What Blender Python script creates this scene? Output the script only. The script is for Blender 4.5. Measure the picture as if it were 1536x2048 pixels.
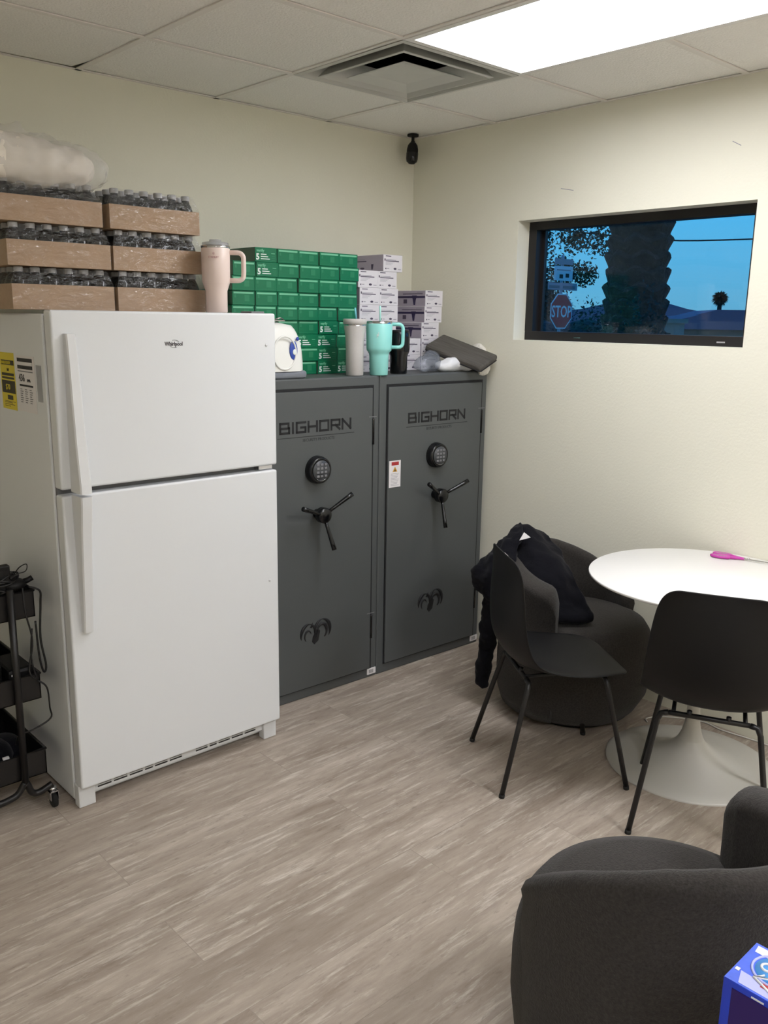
import bpy, bmesh, math, random
from mathutils import Vector, Matrix, noise
R = math.radians
PI = math.pi
scene = bpy.context.scene
for o in list(bpy.data.objects):
    bpy.data.objects.remove(o)
C = scene.collection
random.seed(7)
H = 2.569                                   # ceiling height

# ------------------------------------------------------------------ camera
cam_d = bpy.data.cameras.new('camera')
cam = bpy.data.objects.new('camera', cam_d)
C.objects.link(cam)
scene.camera = cam
yaw, pitch, roll = 0.7446, -0.2199, 0.0147
fw = Vector((math.sin(yaw) * math.cos(pitch), math.cos(yaw) * math.cos(pitch), math.sin(pitch)))
r0 = Vector((math.cos(yaw), -math.sin(yaw), 0))
u0 = r0.cross(fw)
rr = r0 * math.cos(roll) + u0 * math.sin(roll)
uu = -r0 * math.sin(roll) + u0 * math.cos(roll)
m = Matrix((rr, uu, -fw)).transposed().to_4x4()
m.translation = (-3.3477, -3.4423, 1.6657)
cam.matrix_world = m
cam_d.sensor_fit = 'AUTO'
cam_d.sensor_width = 36
cam_d.lens = 1735.56 / 2048 * 36
cam_d.clip_start = 0.05
cam_d.clip_end = 400

# ------------------------------------------------------------------ exposure, sky
LAMP = 15.0
vs = scene.view_settings
vs.view_transform = 'Standard'
vs.look = 'None'
vs.gamma = 1
vs.use_curve_mapping = False
vs.exposure = -0.13
scene.cycles.max_bounces = 10
scene.cycles.transparent_max_bounces = 24
scene.cycles.sample_clamp_indirect = 6
world = bpy.data.worlds.new('dusk_sky')
scene.world = world
world.use_nodes = True
nt = world.node_tree
nt.nodes.clear()
wo = nt.nodes.new('ShaderNodeOutputWorld')
wb = nt.nodes.new('ShaderNodeBackground')
wt = nt.nodes.new('ShaderNodeTexCoord')
ws = nt.nodes.new('ShaderNodeSeparateXYZ')
wr = nt.nodes.new('ShaderNodeValToRGB')
e = wr.color_ramp.elements
e[0].position = 0.0
e[0].color = (0.115, 0.33, 0.47, 1)
e[1].position = 0.45
e[1].color = (0.03, 0.22, 0.62, 1)
x = wr.color_ramp.elements.new(0.10)
x.color = (0.075, 0.37, 0.62, 1)
x = wr.color_ramp.elements.new(0.2)
x.color = (0.045, 0.33, 0.72, 1)
wn = nt.nodes.new('ShaderNodeTexNoise')
wn.inputs['Scale'].default_value = 3.2
wn.inputs['Detail'].default_value = 3
wm = nt.nodes.new('ShaderNodeMapping')
wm.inputs['Scale'].default_value = (1, 1, 9)
wc = nt.nodes.new('ShaderNodeMapRange')
wc.inputs['From Min'].default_value = 0.52
wc.inputs['From Max'].default_value = 0.8
wc.inputs['To Max'].default_value = 0.5
wx = nt.nodes.new('ShaderNodeMix')
wx.data_type = 'RGBA'
wx.inputs['B'].default_value = (0.10, 0.25, 0.38, 1)
nt.links.new(wt.outputs['Generated'], ws.inputs[0])
nt.links.new(ws.outputs['Z'], wr.inputs[0])
nt.links.new(wt.outputs['Generated'], wm.inputs['Vector'])
nt.links.new(wm.outputs[0], wn.inputs['Vector'])
nt.links.new(wn.outputs[0], wc.inputs['Value'])
nt.links.new(wc.outputs[0], wx.inputs['Factor'])
nt.links.new(wr.outputs[0], wx.inputs['A'])
nt.links.new(wx.outputs['Result'], wb.inputs[0])
nt.links.new(wb.outputs[0], wo.inputs[0])
wb.inputs[1].default_value = 1.6


# ------------------------------------------------------------------ materials
def srgb(r, g, b):
    f = lambda c: (c / 255) / 12.92 if c / 255 < 0.04045 else ((c / 255 + 0.055) / 1.055) ** 2.4
    return (f(r), f(g), f(b), 1)


def mat(name, col, rough=0.5, metal=0.0, bump=0.0, bscale=200.0, var=0.0, vscale=20.0, alpha=1.0, emit=0.0, spec=0.5,
        sheen=0.0, coat=0.0, stretch=None, detail=2.0, bdist=0.002):
    m = bpy.data.materials.new(name)
    m.use_nodes = True
    n = m.node_tree.nodes
    l = m.node_tree.links
    p = n['Principled BSDF']
    c = srgb(*col)
    p.inputs['Base Color'].default_value = c
    p.inputs['Roughness'].default_value = rough
    p.inputs['Metallic'].default_value = metal
    p.inputs['Alpha'].default_value = alpha
    p.inputs['Specular IOR Level'].default_value = spec
    p.inputs['Sheen Weight'].default_value = sheen
    p.inputs['Coat Weight'].default_value = coat
    if emit:
        p.inputs['Emission Color'].default_value = c
        p.inputs['Emission Strength'].default_value = emit
    if bump or var:
        t = n.new('ShaderNodeTexCoord')
        mp = n.new('ShaderNodeMapping')
        l.new(t.outputs['Object'], mp.inputs[0])
        if stretch:
            mp.inputs['Scale'].default_value = stretch
        if var:
            q = n.new('ShaderNodeTexNoise')
            q.inputs['Scale'].default_value = vscale
            q.inputs['Detail'].default_value = 4
            l.new(mp.outputs[0], q.inputs['Vector'])
            mr = n.new('ShaderNodeMapRange')
            mr.inputs['From Min'].default_value = 0.3
            mr.inputs['From Max'].default_value = 0.7
            mr.inputs['To Min'].default_value = 1 - var
            mr.inputs['To Max'].default_value = 1 + var
            l.new(q.outputs[0], mr.inputs['Value'])
            mx = n.new('ShaderNodeVectorMath')
            mx.operation = 'SCALE'
            mx.inputs[0].default_value = c[:3]
            l.new(mr.outputs[0], mx.inputs['Scale'])
            l.new(mx.outputs[0], p.inputs['Base Color'])
        if bump:
            q = n.new('ShaderNodeTexNoise')
            q.inputs['Scale'].default_value = bscale
            q.inputs['Detail'].default_value = detail
            l.new(mp.outputs[0], q.inputs['Vector'])
            b = n.new('ShaderNodeBump')
            b.inputs['Strength'].default_value = bump
            b.inputs['Distance'].default_value = bdist
            l.new(q.outputs[0], b.inputs['Height'])
            l.new(b.outputs[0], p.inputs['Normal'])
    return m


M = {}
M['wall'] = mat('painted wall', (235, 232, 215), 0.75, bump=0.25, bscale=90, bdist=0.003, spec=0.25)
M['tile'] = mat('ceiling tile', (246, 243, 237), 0.95, bump=0.9, bscale=120, bdist=0.004, var=0.03, vscale=150, spec=0.1)
M['grid'] = mat('ceiling grid', (236, 231, 224), 0.6)
M['void'] = mat('plenum black', (6, 6, 7), 1.0, spec=0.0)
M['lamp'] = mat('lamp diffuser', (248, 249, 255), 0.5, emit=LAMP)
M['lamp_far'] = mat('lamp diffuser of the rear panels', (248, 249, 255), 0.5, emit=LAMP * 1.85)
M['white_metal'] = mat('white enamel', (236, 234, 230), 0.38, bump=0.05, bscale=600, bdist=0.0005)
M['vent'] = mat('vent enamel', (205, 204, 198), 0.5)
M['fridge'] = mat('fridge white', (229, 231, 232), 0.42, bump=0.12, bscale=900, bdist=0.0006)
M['fridge_trim'] = mat('fridge plastic', (226, 227, 227), 0.4)
M['gasket'] = mat('grey gasket', (120, 120, 122), 0.7)
M['badge'] = mat('badge grey', (74, 68, 72), 0.5)
M['slot'] = mat('dark slot', (45, 42, 40), 0.8)
M['safe'] = mat('grey textured safe paint', (80, 83, 83), 0.5, bump=0.35, bscale=500, bdist=0.0008, var=0.03, vscale=300)
M['safe_gap'] = mat('safe gap', (16, 16, 18), 0.7)
M['ink'] = mat('black ink', (22, 22, 24), 0.6)
M['grey_ink'] = mat('grey ink', (120, 120, 120), 0.7)
M['black_gloss'] = mat('black gloss', (14, 14, 16), 0.22)
M['black_metal'] = mat('black powder coat', (13, 11, 12), 0.42)
M['black_plastic'] = mat('black plastic shell', (17, 16, 16), 0.5, bump=0.15, bscale=700, bdist=0.0006, spec=0.3)
M['keypad'] = mat('keypad face', (70, 72, 74), 0.35)
M['chrome'] = mat('chrome', (205, 205, 208), 0.15, metal=1.0)
M['steel'] = mat('brushed steel', (170, 168, 165), 0.3, metal=1.0)
M['rubber'] = mat('rubber', (18, 18, 18), 0.8)
M['boucle'] = mat('charcoal boucle', (54, 51, 48), 1.0, bump=0.7, bscale=260, bdist=0.003, var=0.25, vscale=150, sheen=0.12, detail=5, spec=0.1)
M['table'] = mat('white lacquer', (240, 238, 234), 0.35)
M['table_base'] = mat('white cast base', (196, 193, 185), 0.3)
M['card'] = mat('corrugated cardboard', (176, 146, 116), 0.7, bump=0.2, bscale=60, bdist=0.002, var=0.06, vscale=12)
M['film'] = mat('shrink film', (238, 236, 232), 0.16, alpha=0.07, bump=1.0, bscale=38, bdist=0.02, spec=0.8)
M['bottle'] = mat('clear bottle', (30, 31, 34), 0.08, alpha=0.75)
M['cap'] = mat('bottle cap', (168, 168, 168), 0.5)
M['pink'] = mat('blush tumbler', (238, 218, 208), 0.35)
M['pink_ink'] = mat('rose ink', (190, 140, 140), 0.5)
M['clear'] = mat('clear plastic lid', (190, 190, 195), 0.15, alpha=0.5)
M['grey_cup'] = mat('speckled grey tumbler', (196, 192, 188), 0.45, var=0.05, vscale=400)
M['mint'] = mat('mint tumbler', (150, 222, 214), 0.35)
M['straw'] = mat('teal straw', (110, 190, 200), 0.3)
M['mint_straw'] = mat('mint straw', (170, 226, 215), 0.3)
M['green'] = mat('green carton', (0, 112, 74), 0.38, var=0.03, vscale=60)
M['green_side'] = mat('green carton side', (92, 116, 100), 0.5)
M['mint_line'] = mat('pale green stripe', (120, 194, 156), 0.4)
M['green_faint'] = mat('faint green print', (40, 128, 90), 0.4)
M['white_ink'] = mat('white ink', (238, 244, 240), 0.4)
M['carton'] = mat('white carton', (226, 222, 226), 0.5)
M['carton_shaded_side'] = mat('shaded carton side', (172, 164, 176), 0.5)  # white carton in shade: the darker tone is put into the colour
M['carton_ink'] = mat('carton ink', (74, 66, 86), 0.5)
M['carton_navy'] = mat('carton navy band', (52, 44, 80), 0.5)
M['carton_grey'] = mat('carton small print', (150, 146, 156), 0.5)
M['appl'] = mat('white appliance plastic', (240, 239, 232), 0.3)
M['appl_base'] = mat('grey appliance base', (120, 124, 132), 0.4)
M['blue'] = mat('blue badge', (50, 78, 168), 0.4)
M['cloth_w'] = mat('white terry cloth', (232, 228, 218), 0.95, bump=1.0, bscale=90, bdist=0.006)
M['paper_w'] = mat('white tissue', (232, 232, 234), 0.8, bump=0.6, bscale=40, bdist=0.006)
M['bag'] = mat('clear bag', (150, 156, 168), 0.15, alpha=0.42, bump=0.8, bscale=30, bdist=0.02)
M['bag_w'] = mat('translucent white bag', (240, 238, 234), 0.25, alpha=0.28, bump=0.8, bscale=22, bdist=0.02)
M['towel'] = mat('charcoal woven cushion', (86, 82, 76), 0.95, bump=0.8, bscale=160, bdist=0.004, var=0.2, vscale=60, stretch=(0.15, 1, 1))
M['piping'] = mat('dark piping', (30, 29, 31), 0.8)
M['foam'] = mat('white bedding', (238, 230, 218), 0.9, bump=0.5, bscale=14, bdist=0.02)
M['fabric'] = mat('navy black jersey', (9, 9, 16), 0.9, bump=0.5, bscale=60, bdist=0.004, sheen=0.06, spec=0.15)
M['magenta'] = mat('magenta plastic', (190, 62, 160), 0.35)
M['pinkgrey'] = mat('soft pink grip', (168, 128, 148), 0.5)
M['cord_w'] = mat('white cord', (215, 212, 205), 0.5)
M['cable'] = mat('black cable', (15, 14, 16), 0.45)
M['frame'] = mat('black window frame', (26, 23, 24), 0.45)
M['yellow'] = mat('yellow energy label', (222, 202, 40), 0.5)
M['yink'] = mat('label black', (50, 44, 22), 0.6)
M['label'] = mat('white label', (232, 228, 228), 0.5)
M['red'] = mat('sign red', (200, 24, 32), 0.5)
M['warnred'] = mat('warning red', (170, 44, 46), 0.5)
M['amber'] = mat('warning amber', (200, 150, 60), 0.5)
M['signwhite'] = mat('sign white', (225, 225, 225), 0.5)
M['signblue'] = mat('street sign blue', (158, 152, 158), 0.5)
M['galv'] = mat('galvanised post', (150, 155, 160), 0.5)
M['box_blue'] = mat('royal blue carton', (28, 60, 190), 0.35, var=0.08, vscale=14)
M['box_top'] = mat('blue box print', (74, 106, 226), 0.3, var=0.25, vscale=22)
M['box_violet'] = mat('deep violet panel', (32, 0, 92), 0.4)
M['box_pale'] = mat('pale lilac print', (176, 180, 226), 0.35)
M['box_cyan'] = mat('sky blue print', (84, 160, 230), 0.35)
M['wood_dark'] = mat('dark stool', (52, 44, 40), 0.6)
M['bark'] = mat('palm bark', (66, 52, 44), 0.95, bump=1.0, bscale=14, bdist=0.05, var=0.3, vscale=8)
M['leaf'] = mat('dusk leaves', (58, 62, 52), 0.8, var=0.3, vscale=3)
M['hedge'] = mat('dark hedge', (14, 44, 44), 0.9, bump=1.0, bscale=10, bdist=0.08, var=0.3, vscale=6)
M['hill'] = mat('distant hills', (128, 98, 104), 1.0, var=0.1, vscale=0.1, spec=0)
M['stucco'] = mat('stucco', (150, 138, 124), 0.95)
M['rooftile'] = mat('roof', (120, 104, 120), 0.95)
M['ground'] = mat('dusk ground', (70, 72, 76), 1.0, var=0.2, vscale=0.5)


def floor_material():
    m = bpy.data.materials.new('grey wash vinyl plank')
    m.use_nodes = True
    n, l = m.node_tree.nodes, m.node_tree.links
    p = n['Principled BSDF']
    t = n.new('ShaderNodeTexCoord')
    mp = n.new('ShaderNodeMapping')
    mp.inputs['Location'].default_value = (2.345, 1.469, 0)
    l.new(t.outputs['Object'], mp.inputs[0])
    bk = n.new('ShaderNodeTexBrick')
    bk.offset = 0.38
    bk.offset_frequency = 2
    bk.inputs['Scale'].default_value = 1
    bk.inputs['Brick Width'].default_value = 1.22
    bk.inputs['Row Height'].default_value = 0.2105
    bk.inputs['Mortar Size'].default_value = 0.0012
    bk.inputs['Mortar Smooth'].default_value = 0.4
    bk.inputs['Color1'].default_value = (0, 0, 0, 1)
    bk.inputs['Color2'].default_value = (1, 1, 1, 1)
    bk.inputs['Mortar'].default_value = (0.5, 0.5, 0.5, 1)
    l.new(mp.outputs[0], bk.inputs['Vector'])

    # the grain of each plank starts somewhere else
    off = n.new('ShaderNodeVectorMath')
    off.operation = 'SCALE'
    off.inputs['Scale'].default_value = 7.0
    l.new(bk.outputs['Color'], off.inputs[0])
    add = n.new('ShaderNodeVectorMath')
    l.new(t.outputs['Object'], add.inputs[0])
    l.new(off.outputs[0], add.inputs[1])

    def grain(sx, sy, det, ro, dist=0.0, a=0.35, b=0.65):
        q = n.new('ShaderNodeMapping')
        q.inputs['Scale'].default_value = (sx, sy, 1)
        l.new(add.outputs[0], q.inputs[0])
        w = n.new('ShaderNodeTexNoise')
        w.inputs['Scale'].default_value = 1
        w.inputs['Detail'].default_value = det
        w.inputs['Roughness'].default_value = ro
        w.inputs['Distortion'].default_value = dist
        l.new(q.outputs[0], w.inputs['Vector'])
        r = n.new('ShaderNodeMapRange')
        r.inputs['From Min'].default_value = a
        r.inputs['From Max'].default_value = b
        l.new(w.outputs[0], r.inputs['Value'])
        return r.outputs[0]

    big = grain(2.2, 15, 8, 0.72, 0.15, 0.33, 0.67)
    fine = grain(14, 110, 6, 0.75, 0.1, 0.3, 0.7)
    coarse = grain(0.9, 6.5, 4, 0.6, 0.2, 0.45, 0.70)
    spots = grain(16, 60, 5, 0.75, 0.2, 0.57, 0.70)
    streak = grain(4.5, 40, 6, 0.75, 0.1, 0.53, 0.68)

    def mixc(fac, a, b):
        x = n.new('ShaderNodeMix')
        x.data_type = 'RGBA'
        l.new(fac, x.inputs['Factor'])
        for s, v in (('A', a), ('B', b)):
            if isinstance(v, tuple):
                x.inputs[s].default_value = v
            else:
                l.new(v, x.inputs[s])
        return x.outputs['Result']

    def mul(a, k):
        x = n.new('ShaderNodeMath')
        x.operation = 'MULTIPLY'
        l.new(a, x.inputs[0])
        x.inputs[1].default_value = k
        return x.outputs[0]

    base = mixc(big, srgb(137, 122, 108), srgb(202, 190, 175))
    base = mixc(mul(coarse, 0.45), base, srgb(128, 114, 101))
    base = mixc(mul(fine, 0.50), base, srgb(166, 152, 139))
    base = mixc(mul(streak, 0.7), base, srgb(226, 218, 205))
    base = mixc(mul(spots, 0.5), base, srgb(106, 94, 84))
    sep = n.new('ShaderNodeSeparateColor')
    l.new(bk.outputs['Color'], sep.inputs[0])
    base = mixc(mul(sep.outputs[0], 0.34), base, srgb(142, 129, 116))
    base = mixc(mul(bk.outputs['Fac'], 0.35), base, srgb(96, 86, 78))
    l.new(base, p.inputs['Base Color'])
    p.inputs['Roughness'].default_value = 0.52
    p.inputs['Specular IOR Level'].default_value = 0.35
    b = n.new('ShaderNodeBump')
    b.inputs['Strength'].default_value = 0.25
    b.inputs['Distance'].default_value = 0.002
    l.new(fine, b.inputs['Height'])
    l.new(b.outputs[0], p.inputs['Normal'])
    return m


M['floor'] = floor_material()


def film_material():
    m = bpy.data.materials.new('shrink film')
    m.use_nodes = True
    n, l = m.node_tree.nodes, m.node_tree.links
    n.clear()
    o = n.new('ShaderNodeOutputMaterial')
    t = n.new('ShaderNodeBsdfTransparent')
    t.inputs[0].default_value = (0.97, 0.97, 0.97, 1)
    g = n.new('ShaderNodeBsdfGlossy')
    g.inputs['Roughness'].default_value = 0.22
    c = n.new('ShaderNodeTexCoord')
    mp = n.new('ShaderNodeMapping')
    mp.inputs['Scale'].default_value = (10, 10, 30)
    mp.inputs['Rotation'].default_value = (0, 0.6, 0)
    q = n.new('ShaderNodeTexNoise')
    q.inputs['Scale'].default_value = 1.6
    q.inputs['Detail'].default_value = 3
    q.inputs['Distortion'].default_value = 1.5
    b = n.new('ShaderNodeBump')
    b.inputs['Strength'].default_value = 1.0
    b.inputs['Distance'].default_value = 0.02
    l.new(c.outputs['Object'], mp.inputs[0])
    l.new(mp.outputs[0], q.inputs['Vector'])
    l.new(q.outputs[0], b.inputs['Height'])
    l.new(b.outputs[0], g.inputs['Normal'])
    x = n.new('ShaderNodeMixShader')
    x.inputs[0].default_value = 0.09
    l.new(t.outputs[0], x.inputs[1])
    l.new(g.outputs[0], x.inputs[2])
    l.new(x.outputs[0], o.inputs[0])
    return m


M['film'] = film_material()


def glass_material():
    m = bpy.data.materials.new('window pane')
    m.use_nodes = True
    n, l = m.node_tree.nodes, m.node_tree.links
    n.clear()
    o = n.new('ShaderNodeOutputMaterial')
    t = n.new('ShaderNodeBsdfTransparent')
    t.inputs[0].default_value = (0.86, 0.93, 0.97, 1)
    g = n.new('ShaderNodeBsdfGlossy')
    g.inputs['Roughness'].default_value = 0.0
    x = n.new('ShaderNodeMixShader')
    x.inputs[0].default_value = 0.025
    l.new(t.outputs[0], x.inputs[1])
    l.new(g.outputs[0], x.inputs[2])
    l.new(x.outputs[0], o.inputs[0])
    return m


M['glass'] = glass_material()


# ------------------------------------------------------------------ mesh helpers
class MB:
    """collects shapes into one mesh; several materials allowed"""

    def __init__(self):
        self.bm = bmesh.new()
        self.mats = []

    def _mi(self, m):
        if m is None:
            m = '_'
        if m not in self.mats:
            self.mats.append(m)
        return self.mats.index(m)

    def _take(self, tb, m, M4=None, smooth=False):
        if M4 is not None:
            bmesh.ops.transform(tb, matrix=M4, verts=tb.verts)
        i = self._mi(m)
        for f in tb.faces:
            f.material_index = i
            f.smooth = smooth
        me = bpy.data.meshes.new('t')
        tb.to_mesh(me)
        tb.free()
        self.bm.from_mesh(me)
        bpy.data.meshes.remove(me)
        return self

    def box(self, lo, hi, m=None, bev=0.0, seg=2, M4=None):
        tb = bmesh.new()
        bmesh.ops.create_cube(tb, size=1)
        for v in tb.verts:
            v.co = Vector([lo[k] + (v.co[k] + 0.5) * (hi[k] - lo[k]) for k in range(3)])
        if bev:
            bmesh.ops.bevel(tb, geom=list(tb.edges), offset=bev, segments=seg, affect='EDGES', profile=0.5)
        return self._take(tb, m, M4, smooth=False)

    def lathe(self, prof, m=None, seg=32, M4=None, smooth=True, c=(0, 0, 0)):
        tb = bmesh.new()
        rings = []
        for (r, z) in prof:
            if r < 1e-6:
                rings.append([tb.verts.new((c[0], c[1], c[2] + z))])
            else:
                rings.append([tb.verts.new((c[0] + r * math.cos(2 * PI * k / seg), c[1] + r * math.sin(2 * PI * k / seg), c[2] + z)) for k in range(seg)])
        for a, b in zip(rings, rings[1:]):
            for k in range(seg):
                k2 = (k + 1) % seg
                if len(a) == 1 and len(b) == 1:
                    continue
                if len(a) == 1:
                    tb.faces.new((a[0], b[k2], b[k]))
                elif len(b) == 1:
                    tb.faces.new((a[k], a[k2], b[0]))
                else:
                    tb.faces.new((a[k], a[k2], b[k2], b[k]))
        bmesh.ops.recalc_face_normals(tb, faces=list(tb.faces))
        return self._take(tb, m, M4, smooth)

    def tube(self, pts, r, m=None, seg=8, M4=None, closed=False):
        pts = [Vector(p) for p in pts]
        n = len(pts)
        rad = r if isinstance(r, (list, tuple)) else [r] * n
        tb = bmesh.new()
        rings = []
        prev = None
        for i, p in enumerate(pts):
            if closed:
                d = pts[(i + 1) % n] - pts[i - 1]
            else:
                d = pts[min(i + 1, n - 1)] - pts[max(i - 1, 0)]
            d.normalize()
            if prev is None:
                a = Vector((0, 0, 1)) if abs(d.z) < 0.9 else Vector((1, 0, 0))
                s = d.cross(a).normalized()
            else:
                s = (prev - d * prev.dot(d)).normalized()
            prev = s
            t = d.cross(s)
            rings.append([tb.verts.new(p + (s * math.cos(2 * PI * k / seg) + t * math.sin(2 * PI * k / seg)) * rad[i]) for k in range(seg)])
        rng = range(n if closed else n - 1)
        for i in rng:
            a, b = rings[i], rings[(i + 1) % n]
            for k in range(seg):
                tb.faces.new((a[k], a[(k + 1) % seg], b[(k + 1) % seg], b[k]))
        if not closed:
            tb.faces.new(rings[0])
            tb.faces.new(rings[-1])
        bmesh.ops.recalc_face_normals(tb, faces=list(tb.faces))
        return self._take(tb, m, M4, True)

    def ball(self, c, r, m=None, seg=16, M4=None):
        tb = bmesh.new()
        bmesh.ops.create_uvsphere(tb, u_segments=seg, v_segments=max(6, seg // 2), radius=1)
        r = r if isinstance(r, (tuple, list)) else (r, r, r)
        for v in tb.verts:
            v.co = Vector((c[0] + v.co.x * r[0], c[1] + v.co.y * r[1], c[2] + v.co.z * r[2]))
        return self._take(tb, m, M4, True)

    def prism(self, poly, h0, h1, m=None, axis='z', M4=None, smooth=False):
        """poly in a plane, extruded along axis from h0 to h1"""
        def co(p, h):
            return {'z': (p[0], p[1], h), 'y': (p[0], h, p[1]), 'x': (h, p[0], p[1])}[axis]
        tb = bmesh.new()
        a = [tb.verts.new(co(p, h0)) for p in poly]
        b = [tb.verts.new(co(p, h1)) for p in poly]
        tb.faces.new(a)
        tb.faces.new(b)
        for k in range(len(poly)):
            k2 = (k + 1) % len(poly)
            tb.faces.new((a[k], a[k2], b[k2], b[k]))
        bmesh.ops.recalc_face_normals(tb, faces=list(tb.faces))
        return self._take(tb, m, M4, smooth)

    def poly(self, pts, m=None, M4=None):
        tb = bmesh.new()
        tb.faces.new([tb.verts.new(p) for p in pts])
        return self._take(tb, m, M4)

    def grid(self, rows, m=None, closed_u=False, smooth=True, M4=None):
        tb = bmesh.new()
        vs_ = [[tb.verts.new(p) for p in row] for row in rows]
        nu = len(vs_[0])
        for i in range(len(vs_) - 1):
            for k in range(nu if closed_u else nu - 1):
                k2 = (k + 1) % nu
                tb.faces.new((vs_[i][k], vs_[i][k2], vs_[i + 1][k2], vs_[i + 1][k]))
        bmesh.ops.remove_doubles(tb, verts=tb.verts, dist=1e-5)
        bmesh.ops.recalc_face_normals(tb, faces=list(tb.faces))
        return self._take(tb, m, M4, smooth)

    def text(self, s, size, m, M4, ext=0.0004, sx=1.0, align='LEFT', bold=0.0):
        cu = bpy.data.curves.new('t', 'FONT')
        cu.body = s
        cu.size = size
        cu.extrude = ext
        cu.align_x = align
        cu.offset = bold
        cu.resolution_u = 2
        ob = bpy.data.objects.new('t', cu)
        me = bpy.data.meshes.new_from_object(ob)
        tb = bmesh.new()
        tb.from_mesh(me)
        bpy.data.meshes.remove(me)
        bpy.data.objects.remove(ob)
        bpy.data.curves.remove(cu)
        bmesh.ops.transform(tb, matrix=Matrix.Diagonal((sx, 1, 1, 1)), verts=tb.verts)
        return self._take(tb, m, M4)

    def build(self, name, default=None, parent=None):
        me = bpy.data.meshes.new(name)
        self.bm.to_mesh(me)
        self.bm.free()
        for k in self.mats:
            me.materials.append(M[default if k == '_' else k])
        o = bpy.data.objects.new(name, me)
        C.objects.link(o)
        if parent:
            o.parent = parent
        return o


def front(x, z, y=0.0):
    """text plane facing -y with its origin at (x, y, z)"""
    return Matrix.Translation((x, y, z)) @ Matrix.Rotation(PI / 2, 4, 'X')


def facing_minus_x(x, y, z):
    """text plane facing -x, reading towards -y"""
    return Matrix.Translation((x, y, z)) @ Matrix.Rotation(-PI / 2, 4, 'Z') @ Matrix.Rotation(PI / 2, 4, 'X')


def thing(name, label, cat, loc=(0, 0, 0), rotz=0.0, group=None):
    o = bpy.data.objects.new(name, None)
    o.empty_display_size = 0.05
    C.objects.link(o)
    o.location = loc
    o.rotation_euler = (0, 0, rotz)
    o['label'] = label
    o['category'] = cat
    if group:
        o['group'] = group
    return o


def tag(o, label, cat, group=None, kind=None):
    o['label'] = label
    o['category'] = cat
    if group:
        o['group'] = group
    if kind:
        o['kind'] = kind
    return o


def struct(o):
    o['kind'] = 'structure'
    return o


def smoothmod(o, lv=2):
    s = o.modifiers.new('sub', 'SUBSURF')
    s.levels = lv
    s.render_levels = lv
    return o


def lumpy(o, voxel=0.012, smooth=6, disp=0.015, size=0.08, seed=0):
    """voxel remesh + smoothing + noise, for soft goods"""
    r = o.modifiers.new('re', 'REMESH')
    r.mode = 'VOXEL'
    r.voxel_size = voxel
    r.use_smooth_shade = True
    s = o.modifiers.new('sm', 'SMOOTH')
    s.factor = 0.5
    s.iterations = smooth
    if disp:
        t = bpy.data.textures.new('folds', 'CLOUDS')
        t.noise_scale = size
        t.noise_depth = 2
        d = o.modifiers.new('di', 'DISPLACE')
        d.texture = t
        d.strength = disp
        d.mid_level = 0.5
        d.texture_coords = 'LOCAL'
        s = o.modifiers.new('sm2', 'SMOOTH')
        s.factor = 0.5
        s.iterations = 2
    return o


def arc(c, r, a0, a1, n, plane='xz'):
    out = []
    for k in range(n + 1):
        a = a0 + (a1 - a0) * k / n
        u, v = r * math.cos(a), r * math.sin(a)
        out.append({'xz': (c[0] + u, c[1], c[2] + v), 'xy': (c[0] + u, c[1] + v, c[2]), 'yz': (c[0], c[1] + u, c[2] + v)}[plane])
    return out


def bez(p, n=8):
    """smooth path through points (Catmull-Rom)"""
    p = [Vector(q) for q in p]
    out = []
    for i in range(len(p) - 1):
        a, b, c, d = p[max(i - 1, 0)], p[i], p[i + 1], p[min(i + 2, len(p) - 1)]
        for k in range(n):
            t = k / n
            out.append(0.5 * ((2 * b) + (c - a) * t + (2 * a - 5 * b + 4 * c - d) * t * t + (3 * b - a - 3 * c + d) * t ** 3))
    out.append(p[-1])
    return out


# ------------------------------------------------------------------ the room
X0, Y0 = -5.4, -6.2
GX, GY, T = -0.5767, -0.5463, 0.6096
WY0, WY1, WZ0, WZ1 = -1.853, -0.712, 1.572, 2.12
struct(MB().box((X0, Y0, -0.05), (0, 0, 0)).build('floor', 'floor'))
struct(MB().box((X0 - 0.1, 0, -0.05), (0.17, 0.12, H + 0.35)).build('wall_back', 'wall'))
w = MB()
w.box((0, Y0, -0.05), (0.17, WY0, H + 0.35)).box((0, WY1, -0.05), (0.17, 0, H + 0.35))
w.box((0, WY0, -0.05), (0.17, WY1, WZ0)).box((0, WY0, WZ1), (0.17, WY1, H + 0.35))
struct(w.build('wall_right', 'wall'))
struct(MB().box((X0 - 0.1, Y0, -0.05), (X0, 0, H + 0.35)).build('wall_left', 'wall'))
struct(MB().box((X0 - 0.1, Y0 - 0.1, -0.05), (0.17, Y0, H + 0.35)).build('wall_front', 'wall'))

xs = [0.0] + [GX - T * k for k in range(8)] + [X0]
ys = [0.0] + [GY - T * k for k in range(10)] + [Y0]
lamp_cells = [(1, 2), (1, 3), (1, 6), (1, 7), (5, 6), (5, 7)]
ce = MB()
for i in range(len(xs) - 1):
    for j in range(len(ys) - 1):
        if (i, j) in lamp_cells or (i, j) == (1, 1):
            continue
        xa, xb, ya, yb = xs[i + 1], xs[i], ys[j + 1], ys[j]
        z = H + 0.004
        if (i, j) == (3, 0):      # the tile by the wall that has slipped and leaves a dark gap
            q = [(xa, ya, z), (xb, ya, z), (xb - 0.002, yb - 0.20, z), (xb - 0.03, yb - 0.020, z), (xa, yb - 0.018, z)]
        else:
            q = [(xa, ya, z), (xb, ya, z), (xb, yb, z), (xa, yb, z)]
        ce.poly(q[::-1], 'tile')
ce.box((X0, Y0, H + 0.30), (0, 0, H + 0.33), 'void')
struct(ce.build('ceiling', 'tile'))
gr = MB()
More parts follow.
